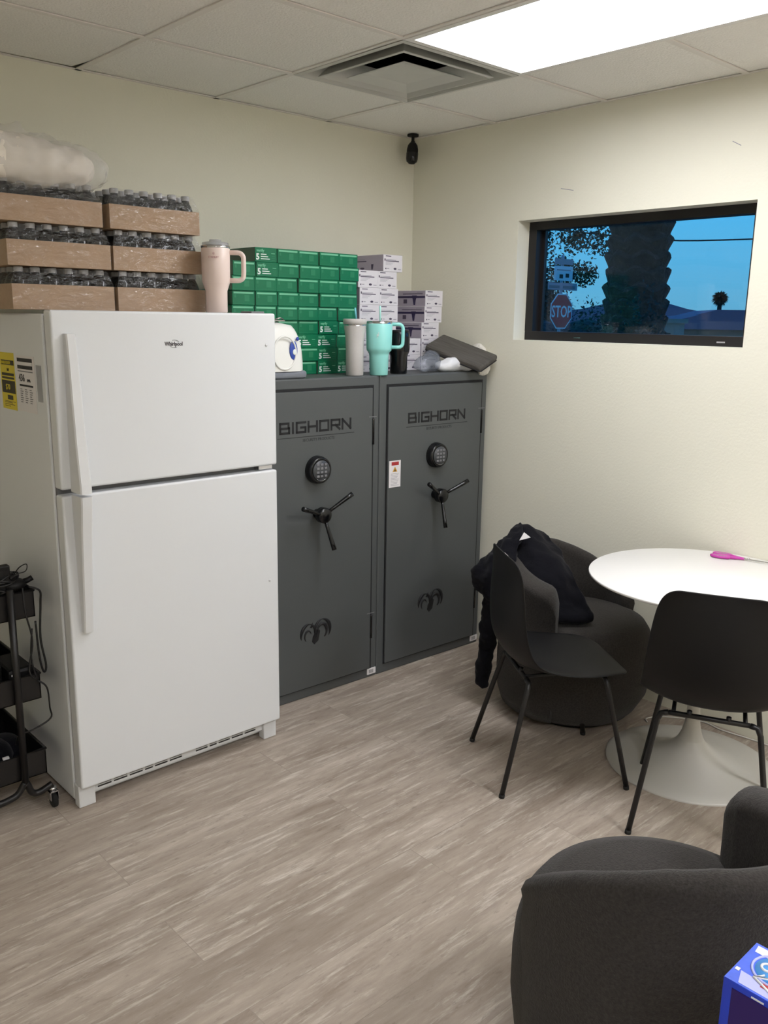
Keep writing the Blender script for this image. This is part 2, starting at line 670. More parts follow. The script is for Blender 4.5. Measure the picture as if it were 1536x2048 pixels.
for xg in xs[1:-1]:
    gr.box((xg - 0.012, Y0, H - 0.001), (xg + 0.012, 0, H + 0.003))
for j, yg in enumerate(ys[1:-1]):
    if j + 1 in (3, 7):                      # broken where a long lamp spans two cells
        spans = [(X0, xs[6]), (xs[5], xs[2]), (xs[1], 0)] if j + 1 == 7 else [(X0, xs[2]), (xs[1], 0)]
    else:
        spans = [(X0, 0)]
    for a_, b_ in spans:
        gr.box((a_, yg - 0.012, H - 0.0014), (b_, yg + 0.012, H + 0.0026))
gr.box((X0, -0.016, H - 0.001), (0, 0, H + 0.002)).box((-0.016, Y0, H - 0.001), (0, 0, H + 0.002))
struct(gr.build('trim_1', 'grid'))

# ceiling lights
NM = ['long white ceiling light panel glowing beside the square air vent',
      'long ceiling light panel near the window wall, behind the lounge chairs',
      'long ceiling light panel at the far end of the room from the fridge']
for k, (i, j) in enumerate([(1, 2), (1, 6), (5, 6)]):
    xa, xb, ya, yb = xs[i + 1], xs[i], ys[j + 2], ys[j]
    t = thing('ceiling_light', NM[k], 'light', ((xa + xb) / 2, (ya + yb) / 2, H), 0, 'ceiling light panels')
    a, b = (xb - xa) / 2, (yb - ya) / 2
    f = MB()
    f.box((-a + .003, -b + .003, -.004), (-a + .027, b - .003, .05)).box((a - .027, -b + .003, -.004), (a - .003, b - .003, .05))
    f.box((-a + .027, -b + .003, -.004), (a - .027, -b + .027, .05)).box((-a + .027, b - .027, -.004), (a - .027, b - .003, .05))
    f.box((-a + .003, -b + .003, .048), (a - .003, b - .003, .06))
    f.build('light_frame', 'white_metal', t)
    MB().box((-a + .027, -b + .027, .040), (a - .027, b - .027, .046)).build('diffuser', 'lamp' if k == 0 else 'lamp_far', t)

# air vent: stepped square cones
t = thing('ceiling_vent', 'square white stepped air vent in the ceiling next to the lit panel', 'air vent',
          ((xs[2] + xs[1]) / 2, (ys[2] + ys[1]) / 2, H))


def sqring(mb, r0, z0, r1, z1, th=0.0015, m=None):
    for k in range(4):
        Q = Matrix.Rotation(k * PI / 2, 4, 'Z')
        mb.poly([(-r0, -r0, z0), (r0, -r0, z0), (r1, -r1, z1), (-r1, -r1, z1)], m, Q)
        mb.poly([(-r0, -r0, z0 + th), (-r1, -r1, z1 + th), (r1, -r1, z1 + th), (r0, -r0, z0 + th)], m, Q)


v = MB()
sqring(v, .302, -.004, .286, -.006)
sqring(v, .286, -.006, .256, .050)
sqring(v, .302, -.004, .302, .01)
v.build('vent_frame', 'vent', t)
v = MB()
sqring(v, .236, -.010, .226, -.012)
sqring(v, .226, -.012, .170, .050)
sqring(v, .236, -.010, .182, .054)
v.build('inner_cone', 'vent', t)
v = MB()
sqring(v, .160, -.014, .10, .0, m='vent')
sqring(v, .10, .0, 0.0, .004, m='vent')
v.build('centre_plate', 'vent', t)
MB().box((-.30, -.30, .085), (.30, .30, .10), 'void').build('duct', 'void', t)

# window
wi = MB()
fx0, fx1 = 0.085, 0.150
wi.box((fx0, WY0, WZ0), (fx1, WY1, WZ0 + .042), bev=.002).box((fx0, WY0, WZ1 - .038), (fx1, WY1, WZ1), bev=.002)
wi.box((fx0, WY0, WZ0 + .042), (fx1, WY0 + .045, WZ1 - .038)).box((fx0, WY1 - .045, WZ0 + .042), (fx1, WY1, WZ1 - .038))
wi.box((fx1 - .02, WY0 + .04, WZ0 + .04), (fx1, WY0 + .062, WZ1 - .034)).box((fx1 - .02, WY1 - .062, WZ0 + .04), (fx1, WY1 - .04, WZ1 - .034))
for yy in (-1.02, -1.72):
    wi.box((fx0 - .001, yy - .018, WZ0 + .014), (fx0 + .002, yy + .018, WZ0 + .020), 'chrome')
wf = struct(wi.build('window_1', 'frame'))
MB().box((fx1 - .012, WY0 + .05, WZ0 + .04), (fx1 - .008, WY1 - .05, WZ1 - .034)).build('window_pane', 'glass', wf)

# scuffs on the walls
for k, (yy, zz, a, l_) in enumerate([(-.98, 2.235, .2, .035), (-1.75, 2.33, .5, .02)]):
    Q = Matrix.Translation((-.0006, yy, zz)) @ Matrix.Rotation(a, 4, 'X')
    s = MB().box((-.0004, -l_, -.0012), (.0004, l_, .0012), 'carton_grey', M4=Q)
    struct(s.build('trim_%d' % (k + 2), 'carton_grey'))

# ------------------------------------------------------------------ refrigerator
FX, FY, FW, FH = -2.2832, -0.7926, 0.8261, 1.6757
fr = thing('refrigerator', 'tall white top-freezer refrigerator standing between the black cart and the grey safes', 'refrigerator', (FX, FY, 0))
D = 0.7426           # door face to the back
b = MB()
b.box((0.0, .068, .016), (FW, D, FH - .012), bev=.006)
b.build('cabinet', 'fridge', fr)
b = MB()
b.box((0.008, .052, .09), (FW - .008, .068, FH - .018))
b.build('door_gasket', 'gasket', fr)
SPL = 1.112


def fdoor(z0, z1, name):
    b = MB()
    b.box((0, 0, z0), (FW, .052, z1), bev=.007, seg=3)
    return b.build(name, 'fridge', fr)


d1 = fdoor(SPL + .010, FH, 'freezer_door')
d2 = fdoor(.083, SPL - .010, 'refrigerator_door')


def handle(z_end, z_mid, par):
    """slim bar that grows outward towards the gap between the doors"""
    s = 1 if z_end > z_mid else -1
    L = abs(z_end - z_mid)
    sec = [(0, .070, .014, .024), (.06, .068, .016, .024), (.30, .052, .028, .032), (.55, .040, .040, .034), (.78, .030, .046, .036), (.93, .022, .052, .040), (1.0, .018, .054, .042)]
    rows = []
    for (t_, depth, _, wd) in sec:
        z = z_mid + s * L * t_
        x1 = .030 + .040
        x0 = .030 + (.006 if t_ > .9 else .006 * t_)
        out = depth
        rows.append([(x0, -.0005, z), (x0, -out, z), (x0 + .004, -out - .004, z), (x1 - .006, -out - .004, z), (x1, -out + .004, z), (x1, -out + .016, z),
                     (x0 + .012, -min(out * .5, .012), z), (x0 + .012, -.0005, z)])
    b = MB()
    b.grid(rows, closed_u=True, smooth=False)
    b.poly(rows[0][::-1])
    b.poly(rows[-1])
    return b.build('door_handle', 'fridge_trim', par)


handle(1.605, SPL + .004, d1)
handle(.645, SPL - .006, d2)
for (z, par) in ((1.564, d1), (.675, d2)):
    MB().lathe([(0, 0), (.0055, 0), (.005, .002), (0, .003)], M4=Matrix.Translation((.785, 0, z)) @ Matrix.Rotation(PI / 2, 4, 'X'), seg=12).build('screw_cap', 'fridge_trim', par)
lg = MB()
lg.text('Whirlpool', .0185, 'badge', front(.378, 1.5655, -.0006), sx=.86, bold=.0005)
for a0, a1 in ((25, 120), (205, 300)):
    lg.tube([(.414 + .019 * math.cos(R(a)), -.001, 1.5715 + .0125 * math.sin(R(a))) for a in range(a0, a1, 9)], .0006, 'badge', seg=5)
lg.build('brand_badge', 'gasket', d1)
# hinges
MB().box((FW - .07, .02, SPL - .008), (FW - .008, .075, SPL + .008), bev=.002).build('centre_hinge', 'chrome', fr)
MB().box((FW - .07, .05, FH - .013), (FW - .012, .12, FH + .007), bev=.003).build('top_hinge', 'gasket', fr)
# base grille with feet
g = MB()
g.box((.055, .045, .038), (FW - .055, .06, .082), 'fridge_trim')
x = .075
k = 0
while x < FW - .10:
    wseg = .05 if k % 4 != 3 else .03
    for zz in (.048, .058, .068):
        g.box((x, .0435, zz), (x + wseg, .0455, zz + .0045), 'slot')
    x += wseg + .010
    k += 1
    if abs(x - FW / 2) < .03:
        x += .05
gp = g.build('base_grille', 'fridge_trim', fr)
for xa in (.0, FW - .06):
    MB().box((xa, .03, .0), (xa + .06, .0675, .083), bev=.004).build('foot', 'fridge_trim', fr)
for xa in (.06, FW - .12):
    for ya_ in (.12, .62):
        MB().box((xa, ya_, .0), (xa + .06, ya_ + .05, .022), bev=.004).build('roller', 'rubber', fr)

# energy labels on the side (facing -x)
en = MB()
LX = -.0008
ya, yb = FY * 0 + .322, FY * 0 + .452      # local y of the yellow sheet


def lab(mb, y0, y1, z0, z1, m, lift=0.0):
    mb.box((LX - .0004 - lift, y0, z0), (LX + .0002 - lift, y1, z1), m)


lab(en, .322, .452, 1.345, 1.535, 'yellow')
for (z0, z1, y0, y1) in [(1.494, 1.510, .326, .440), (1.458, 1.467, .33, .44), (1.447, 1.454, .33, .44), (1.400, 1.442, .326, .445), (1.378, 1.393, .352, .400)]:
    lab(en, y0, y1, z0, z1, 'yink', .0006)
for (z0, yy) in [(1.372, .10), (1.368, .07), (1.362, .09), (1.356, .05)]:
    lab(en, .430 - yy, .430, z0 - .001, z0 + .0005, 'yink', .0006)
en.text('ENERGYGUIDE', .014, 'yellow', facing_minus_x(LX - .0014, .438, 1.497), sx=.9)
en.text('$70', .026, 'yellow', facing_minus_x(LX - .0014, .410, 1.412))
en.text('562', .013, 'yink', facing_minus_x(LX - .0014, .390, 1.474))
en.build('energy_label', 'yellow', fr)['label'] = 'yellow energy rating label'
wl = MB()
lab(wl, .148, .308, 1.348, 1.530, 'label')
lab(wl, .165, .292, 1.487, 1.522, 'ink', .0006)
lab(wl, .165, .292, 1.499, 1.510, 'label', .001)
lab(wl, .165, .292, 1.478, 1.481, 'gasket', .0006)
wl.text('4?6'.replace('?', '3'), .034, 'ink', facing_minus_x(LX - .0014, .285, 1.447))
wl.text('kWh', .014, 'ink', facing_minus_x(LX - .0014, .215, 1.447))
lab(wl, .170, .282, 1.431, 1.437, 'ink', .0006)
for r_ in range(7):
    for c_ in range(3):
        y1 = .280 - c_ * .040
        lab(wl, y1 - .016 - .008 * ((r_ * 5 + c_ * 3) % 3) / 2, y1, 1.42 - r_ * .007, 1.4225 - r_ * .007, 'gasket', .0006)
wl.build('spec_label', 'label', fr)['label'] = 'white printed specification label'
MB().box((LX - .0006, .096, 1.39), (LX, .135, 1.505), 'clear').build('tape_strip', 'clear', fr)

# ------------------------------------------------------------------ gun safes
SH = 1.417
STROKES = {  # letters of the squared logo as bars in a 1 x 1 cell
    'B': [((0, 0), (0, 1)), ((0, 1), (.93, 1)), ((.93, 1), (.93, .55)), ((0, .5), (1, .5)), ((1, .5), (1, 0)), ((0, 0), (1, 0))],
    'I': [((.5, 0), (.5, 1))],
    'G': [((1, 1), (0, 1)), ((0, 1), (0, 0)), ((0, 0), (1, 0)), ((1, 0), (1, .48)), ((1, .48), (.5, .48))],
    'H': [((0, 0), (0, 1)), ((1, 0), (1, 1)), ((0, .5), (1, .5))],
    'O': [((0, 0), (0, 1)), ((0, 1), (1, 1)), ((1, 1), (1, 0)), ((1, 0), (0, 0))],
    'R': [((0, 0), (0, 1)), ((0, 1), (1, 1)), ((1, 1), (1, .45)), ((1, .45), (0, .45)), ((.5, .45), (1, 0))],
    'N': [((0, 0), (0, 1)), ((0, 1), (1, 0)), ((1, 0), (1, 1))],
}


def stroke(mb, a, b_, w, y, m):
    a, b_ = Vector((a[0], 0, a[1])), Vector((b_[0], 0, b_[1]))
    d = (b_ - a)
    L = d.length
    ang = math.atan2(d.z, d.x)
    Q = Matrix.Translation((a.x, y, a.z)) @ Matrix.Rotation(-ang, 4, 'Y')
    mb.box((-w / 2, -.0005, -w / 2), (L + w / 2, .0003, w / 2), m, M4=Q)


def make_safe(label, loc, rotz, warn, spokes, dx=0.0):
    s = thing('gun_safe', label, 'safe', loc, rotz, 'grey gun safes')
    W, Dp = .700, .50
    b = MB()
    b.box((0, .004, 0), (W, Dp, SH), bev=.006)
    b.build('safe_body', 'safe', s)
    # dark reveal round the door
    b = MB()
    x0, x1, z0, z1 = .046, W - .046, .050, SH - .052
    b.box((x0 - .005, .0005, z0 - .005), (x1 + .011, .0045, z1 + .012))
    b.build('door_reveal', 'safe_gap', s)
    b = MB()
    b.box((x0, -.0065, z0), (x1, .004, z1), bev=.002)
    dr = b.build('safe_door', 'safe', s)
    yf = -.0068
    # logo: BIGHORN in squared letters, a rule and small words under it
    b = MB()
    widths = {'I': .0}
    total, cw, gap, hh = 0, .044, .016, .040
    x = .152 + dx
    for ch in 'BIGHORN':
        w_ = .006 if ch == 'I' else cw
        for a, c in STROKES[ch]:
            ax = x + (a[0] * w_ if ch != 'I' else .003)
            cx = x + (c[0] * w_ if ch != 'I' else .003)
            stroke(b, (ax, 1.198 + a[1] * hh), (cx, 1.198 + c[1] * hh), .0095, yf, 'ink')
        x += w_ + gap
    b.box((.137 + dx, yf - .0003, 1.176), (x + .005, yf + .0003, 1.1785), 'ink')
    b.text('SECURITY PRODUCTS', .017, 'ink', front(.347 + dx, 1.157, yf), align='CENTER', ext=.0002)
    b.build('brand_lettering', 'ink', dr)
    # ram head emblem: curled horns and a head
    b = MB()
    for sgn, cx, cz, rad, a0, a1 in [(1, .300, .300, .052, 200, -40), (-1, .372, .306, .056, -35, 215)]:
        n = 22
        P = []
        Rr = []
        for k in range(n + 1):
            t_ = k / n
            a = R(a0 + (a1 - a0) * t_)
            rr_ = rad * (1 - .18 * t_)
            P.append((cx + rr_ * math.cos(a) * .82, yf, cz + rr_ * math.sin(a)))
            Rr.append(.0012 + .0078 * abs(math.sin(PI * t_ * 2.0)) * (1 - .3 * t_))
        b.tube(P, Rr, 'ink', seg=6)
    for k in range(18):
        t_ = k / 17
    b.tube([(.372 + .026 * math.cos(R(a)), yf, .302 + .034 * math.sin(R(a))) for a in range(-60, 190, 18)], [.003 + .005 * math.sin(PI * i / 13) for i in range(14)], 'ink', seg=6)
    b.tube([(.296 + .018 * math.cos(R(a)), yf, .292 + .026 * math.sin(R(a))) for a in range(20, 250, 18)], [.001 + .004 * math.sin(PI * i / 12) for i in range(13)], 'ink', seg=6)
    b.prism([(.318, .262), (.330, .248), (.352, .262), (.362, .305), (.350, .318), (.334, .300), (.322, .285)], yf - .001, yf + .001, 'ink', axis='y')
    b.prism([(.306, .33), (.322, .352), (.318, .326)], yf - .001, yf + .001, 'ink', axis='y')
    b.build('ram_emblem', 'ink', dr)
    # keypad
    kx, kz = .345, 1.033
    Q = Matrix.Translation((kx, yf, kz)) @ Matrix.Rotation(PI / 2, 4, 'X')
    b = MB()
    b.lathe([(0, 0), (.060, 0), (.060, .012), (.056, .030), (.050, .036), (.047, .034), (0, .034)], 'black_gloss', seg=40, M4=Q)
    kp = b.build('keypad_lock', 'black_gloss', dr)
    b = MB()
    b.lathe([(0, .034), (.044, .034), (.043, .0365), (0, .0365)], 'keypad', seg=36, M4=Q)
    for i in range(3):
        for j in range(4):
            cx, cz = kx - .020 + i * .020, kz + .026 - j * .0165
            b.box((cx - .007, yf - .040, cz - .0048), (cx + .007, yf - .036, cz + .0048), 'gasket', bev=.0015)
    b.tube(arc((kx, yf - .037, kz), .043, R(235), R(300), 8), .0012, 'chrome', seg=6)
    b.build('keypad_buttons', 'keypad', kp)
    # three-spoke handle
    hx, hz = .345, .842
    Q = Matrix.Translation((hx, yf, hz)) @ Matrix.Rotation(PI / 2, 4, 'X')
    b = MB()
    b.lathe([(0, 0), (.020, 0), (.020, .030), (.034, .034), (.034, .062), (.029, .068), (0, .068)], 'black_gloss', seg=32, M4=Q)
    hb = b.build('handle_hub', 'black_gloss', dr)
    for ang in spokes:
        d = Vector((math.cos(R(ang)), 0, math.sin(R(ang))))
        o_ = Vector((hx, yf - .05, hz))
        pts = [o_ + d * t_ + Vector((0, -.045 * t_ / .145, 0)) for t_ in (.02, .05, .09, .12, .148)]
        MB().tube(pts, [.0075, .0078, .0088, .0098, .0105], seg=12).build('handle_spoke', 'black_gloss', hb)
    # hinges
    for zz in (1.115, .20):
        b = MB()
        b.lathe([(0, 0), (.0062, 0), (.0062, .11), (.005, .115), (0, .115)], seg=12, c=(x1 + .004, -.006, zz))
        b.build('hinge', 'black_gloss', s)
        b = MB().box((x1 - .022, -.0085, zz + .122), (x1 + .022, -.0078, zz + .1255))
        b.build('tape_strip', 'gasket', s)
    b = MB().box((W - .056, .0, .014), (W - .004, .0045, .044), 'label', bev=.001)
    for k in range(7):
        b.box((W - .046 + k * .004, -.0006, .020), (W - .0442 + k * .004, .0001, .038), 'gasket')
    b.build('barcode_label', 'label', s)['label'] = 'small white barcode label'
    if warn:
        b = MB()
        wx, wz, ww, wh = .054, .905, .070, .124
        b.box((wx, yf - .0006, wz), (wx + ww, yf + .0002, wz + wh), 'label')
        b.box((wx + .014, yf - .001, wz + wh - .022), (wx + ww - .012, yf - .0005, wz + wh - .006), 'warnred')
        b.prism([(wx + .020, wz + wh - .052), (wx + .050, wz + wh - .052), (wx + .035, wz + wh - .028)], yf - .001, yf - .0005, 'amber', axis='y')
        b.prism([(wx + .031, wz + wh - .050), (wx + .039, wz + wh - .050), (wx + .035, wz + wh - .036)], yf - .0014, yf - .0009, 'ink', axis='y')
        for k in range(9):
            b.box((wx + .010, yf - .001, wz + .008 + k * .0068), (wx + ww - .010 - .004 * (k * 7 % 4), yf - .0005, wz + .0096 + k * .0068), 'carton_grey')
        b.build('warning_label', 'label', dr)['label'] = 'white warning label with a red header'
    return s


RZ = -R(1.7)
make_safe('dark grey gun safe beside the refrigerator, without a warning label', (-1.438, -.552, 0), RZ, False, (36, 159, 279), .010)
make_safe('dark grey gun safe in the room corner with a red and white warning label', (-.737, -.573, 0), RZ, True, (26, 149, 266), .018)

# ------------------------------------------------------------------ bottle packs on the fridge
PW, PD, PH = .338, .228, .133
BT = FH


def bottle_mesh():
    b = MB()
    b.lathe([(0, 0), (.024, 0), (.0265, .004), (.0265, .03), (.025, .034), (.0265, .038), (.0265, .066), (.0252, .078), (.0205, .092), (.0145, .104), (.0122, .110), (.0122, .114)], seg=14)
    return b


ord_name = {0: 'bottom', 1: 'middle', 2: 'top'}
first = None


def make_pack(label, loc):
    t = thing('bottle_pack', label, 'bottled drinks', loc, 0, 'shrink-wrapped bottle packs on the refrigerator')
    b = MB()
    e_ = .0035
    hgt = .078
    b.box((0, 0, 0), (PW, PD, .003)).box((0, 0, .003), (PW, e_, hgt)).box((0, PD - e_, .003), (PW, PD, hgt))
    b.box((0, e_, .003), (e_, PD - e_, hgt)).box((PW - e_, e_, .003), (PW, PD - e_, hgt))
    b.build('cardboard_tray', 'card', t)
    bt = bottle_mesh().build('bottle', 'bottle', t)
    cp = MB().lathe([(.0150, 0), (.0150, .014), (.0135, .016), (0, .016)], seg=14).build('bottle_cap', 'cap', bt)
    cp.location = (0, 0, .112)
    firstb = True
    for i in range(6):
        for j in range(4):
            x = .008 + .0268 + i * ((PW - .016 - .0536) / 5)
            y = .006 + .0268 + j * ((PD - .012 - .0536) / 3)
            if firstb:
                bt.location = (x, y, .0035)
                firstb = False
            else:
                q = bt.copy()
                C.objects.link(q)
                q.parent = t
                q.location = (x, y, .0035)
                c2 = cp.copy()
                C.objects.link(c2)
                c2.parent = q
    # film: wraps the tray and slopes in over the caps
    f = MB()
    g_ = .0012
    def ring(inset, z):
        a, b2 = -g_ + inset, -g_ + inset
        return [(a, b2, z), (PW / 2, b2 - (0.001 if inset else 0), z), (PW - a, b2, z), (PW - a, PD / 2, z), (PW - a, PD - b2, z), (PW / 2, PD - b2, z), (a, PD - b2, z), (a, PD / 2, z)]
    f.grid([ring(0, .0005), ring(0, .04), ring(0, .078), ring(.008, .103), ring(.018, .1295)], closed_u=True, smooth=False)
    f.poly(ring(.018, .1295))
    f.build('shrink_film', 'film', t)
    return t


def dup(root, loc, label):
    r = root.copy()
    C.objects.link(r)
    r.location = loc
    r['label'] = label
    for ch in list(root.children):
        c = ch.copy()
        C.objects.link(c)
        c.parent = r
        for g2 in ch.children:
            d = g2.copy()
            C.objects.link(d)
            d.parent = c
    return r


PKX = [(-2.318, -.598), (-1.970, -.606)]
side = ['above the fridge handle side, %s of its stack', 'beside the pink tumbler, %s of its stack']
jit = [[(0, 0), (-.008, -.004), (-.028, 0)], [(0, 0), (-.008, .003), (-.014, .004)]]
for s in range(2):
    for k in range(3):
        lb = 'film-wrapped pack of small bottles ' + side[s] % ord_name[k]
        loc = (PKX[s][0] + jit[s][k][0], PKX[s][1] + jit[s][k][1], BT + .001 + k * (PH + .0005))
        if first is None:
            first = make_pack(lb, loc)
        else:
            dup(first, loc, lb)

# white bedding in a plastic bag on top of the packs
BZ = BT + 3 * PH + .003
t = thing('bagged_bedding', 'lumpy white bedding in a clear plastic bag lying on the bottle packs', 'bag', (-2.19, -.535, BZ - .040))
b = MB()
b.ball((-.03, 0, .092), (.17, .10, .078)).ball((.07, .0, .086), (.12, .10, .064)).ball((-.15, 0, .095), (.12, .10, .078))
lumpy(b.build('bedding_roll', 'foam', t), .012, 3, .035, .045)
b = MB()
b.ball((-.02, 0, .090), (.215, .112, .088)).ball((.10, 0, .084), (.135, .108, .076)).ball((-.19, 0, .10), (.12, .105, .088)).ball((-.06, .0, .165), (.04, .04, .035)).ball((-.055, 0, .19), (.022, .022, .025)).ball((-.12, 0, .17), (.05, .04, .02))
lumpy(b.build('plastic_bag', 'bag_w', t), .012, 2, .04, .03)

# ------------------------------------------------------------------ tumblers
def handle_tube(mb, x0, x1, z0, z1, r, m, M4=None, rr_=.02):
    pts = [(x0, 0, z1), (x1 - rr_, 0, z1)] + arc((x1 - rr_, 0, z1 - rr_), rr_, PI / 2, 0, 5)[1:] + \
          [(x1, 0, z0 + rr_ + .01)] + arc((x1 - rr_, 0, z0 + rr_), rr_, 0, -PI / 2, 5)[1:] + [(x0 - .004, 0, z0)]
    mb.tube(pts, r, m, seg=12, M4=M4)


t = thing('handled_tumbler', 'blush pink tumbler with a side handle standing on the refrigerator beside the bottle packs', 'tumbler', (-1.628, -.675, FH + .0005), R(-38))
b = MB().lathe([(0, 0), (.036, 0), (.038, .003), (.0385, .075), (.047, .100), (.0495, .106), (.0505, .222), (.049, .224), (.046, .222)], seg=40)
b.build('cup_body', 'pink', t)
MB().lathe([(.0505, .221), (.0512, .223), (.0512, .229), (.047, .231)], seg=40).build('steel_rim', 'chrome', t)
MB().lathe([(.047, .229), (.046, .240), (.032, .243), (.022, .243), (.020, .251), (0, .252)], seg=32).build('lid', 'clear', t)
b = MB()
handle_tube(b, .048, .098, .112, .208, .0085, None)
b.build('handle', 'pink', t)
b = MB()
Q = Matrix.Rotation(R(0), 4, 'Z') @ Matrix.Translation((-.004, -.0508, .190))
b.text('STANLEY', .009, 'pink_ink', Matrix.Translation((-.002, -.0512, .186)) @ Matrix.Rotation(PI / 2, 4, 'X'), align='CENTER', ext=.0006)
b.text('*', .022, 'pink_ink', Matrix.Translation((-.002, -.0512, .190)) @ Matrix.Rotation(PI / 2, 4, 'X'), align='CENTER', ext=.0006)
b.build('brand_print', 'pink_ink', t)

t = thing('tumbler', 'plain light grey straight tumbler with a teal straw, standing on the safe', 'tumbler', (-.838, -.515, SH + .0005))
MB().lathe([(0, 0), (.036, 0), (.0385, .003), (.0392, .12), (.0415, .17), (.0475, .205), (.0485, .214)], seg=40).build('cup_body', 'grey_cup', t)
MB().lathe([(.0480, .214), (.0470, .216), (.0470, .219), (.0488, .220)], seg=40).build('steel_rim', 'chrome', t)
MB().lathe([(.0488, .220), (.0512, .221), (.0512, .240), (.049, .243), (0, .243)], seg=40).build('lid', 'grey_cup', t)
MB().tube([(.008, 0, .24), (.0, 0, .29)], .004).build('straw', 'straw', t)

t = thing('handled_tumbler', 'mint green tumbler with handle and straw, standing between grey and black tumblers', 'tumbler', (-.722, -.545, SH + .0005), R(-30))
MB().lathe([(0, 0), (.038, 0), (.0405, .003), (.043, .085), (.0465, .100), (.0545, .108), (.0560, .118), (.0585, .222), (.057, .224), (.054, .222)], seg=40).build('cup_body', 'mint', t)
MB().lathe([(.0575, .222), (.0565, .226), (.0555, .234), (.052, .235), (0, .233)], seg=40).build('lid', 'chrome', t)
MB().tube([(.004, 0, .232), (.002, 0, .30)], .004).build('straw', 'mint_straw', t)
b = MB()
handle_tube(b, .056, .108, .122, .222, .0080, None)
b.build('handle', 'mint', t)
b = MB()
Q = Matrix.Rotation(R(-18), 4, 'Z') @ Matrix.Translation((0, -.0580, .175)) @ Matrix.Rotation(PI / 2, 4, 'X')
b.box((-.007, -.001, -.0006), (.007, .001, .0008), M4=Q @ Matrix.Rotation(R(45), 4, 'Z')).box((-.007, -.001, -.0006), (.007, .001, .0008), M4=Q @ Matrix.Rotation(R(-45), 4, 'Z'))
b.box((-.004, -.013, -.0006), (-.002, .0, .0008), M4=Q).box((.002, .0, -.0006), (.004, .013, .0008), M4=Q)
b.build('emblem', 'white_ink', t)

t = thing('tumbler', 'black tumbler with tapered foot standing on the corner safe, shortest of the cups', 'tumbler', (-.568, -.51, SH + .0005))
MB().lathe([(0, 0), (.037, 0), (.039, .003), (.040, .080), (.048, .098), (.0495, .108), (.0495, .182), (.047, .186)], seg=36).build('cup_body', 'black_gloss', t)
MB().lathe([(.047, .186), (.046, .195), (.020, .197), (0, .197)], seg=36).box((-.012, -.046, .10), (.012, -.0498, .168)).build('lid', 'black_plastic', t)

# ------------------------------------------------------------------ white appliance
t = thing('countertop_appliance', 'rounded white countertop appliance with a blue badge, half hidden behind the refrigerator', 'appliance', (-1.245, -.462, SH + .0005))
b = MB()
prof = []
rows = []
for k in range(13):
    z = .030 + .200 * k / 12
    s_ = (1 - (k / 12) ** 2.6) ** .5 if k < 12 else 0.02
    s_ = max(s_, .02)
    row = []
    for a in range(28):
        th = 2 * PI * a / 28
        cx, sx = math.cos(th), math.sin(th)
        rx = .122 * (abs(cx) ** .55) * (1 if cx >= 0 else -1)
        ry = .095 * (abs(sx) ** .55) * (1 if sx >= 0 else -1)
        row.append((rx * (.35 + .65 * s_) * (1 if k < 12 else .0), ry * (.35 + .65 * s_) * (1 if k < 12 else 0), z))
    rows.append(row)
b.grid(rows, closed_u=True)
b.build('housing', 'appl', t)
b = MB()
b.box((-.118, -.092, 0), (.118, .092, .032), bev=.012, seg=3)
b.build('appliance_base', 'appl_base', t)
b = MB()
b.tube([(.056 * math.cos(a), -.0965, .105 + .066 * math.sin(a)) for a in [2 * PI * k / 24 for k in range(24)]], .004, 'appl', closed=True)
b.ball((.045, -.094, .115), (.020, .004, .038), 'blue', seg=14).ball((.048, -.0985, .108), (.010, .002, .012), 'white_ink', seg=12)
b.ball((.070, -.088, .160), (.007, .006, .008), 'blue', seg=10)
b.build('badge', 'blue', t)
b = MB().box((-.02, -.03, .229), (.05, .01, .234)).tube([(.0, -.02, .234), (.03, -.025, .243), (.05, -.02, .236)], .003)
b.build('lid_handle', 'steel', t)

# ------------------------------------------------------------------ cartons
GW, GH_, GD = .110, .0583, .205


def green_box(kind, rnd):
    b = MB()
    b.box((0, 0, 0), (GW - .0015, GD, GH_ - .0006), 'green', bev=.0012, seg=1)
    b.box((-.0003, .002, .002), (.0, GD - .002, GH_ - .003), 'green_side')
    if kind == 'plain':
        b.box((.006, -.0004, GH_ - .0125), (GW - .008, .0001, GH_ - .0055), 'mint_line')
        b.box((GW * .52, -.0003, .016), (GW * .74, .0001, .040), 'green_faint')
        b.box((GW * .08, -.0003, .030), (GW * .16, .0001, .042), 'green_faint')
        b.box((.004, -.0003, .006), (GW - .006, .0001, .0068), 'green_faint')
    else:
        b.text('verify', .017, 'mint_line', front(.007, .040, -.0002), bold=.0004)
        b.text('5', .034, 'white_ink', front(.004, .009, -.0002), bold=.0012)
        for k, w_ in enumerate((.028, .036, .044)):
            b.box((.028, -.0005, .029 - k * .009), (.028 + w_, .0001, .0325 - k * .009), 'white_ink')
        b.box((.080, -.0004, .034), (.098, .0001, .0365), 'mint_line')
        for k in range(3):
            b.box((.082, -.0003, .024 - k * .008), (.098, .0001, .0258 - k * .008), 'green_faint')
    return b


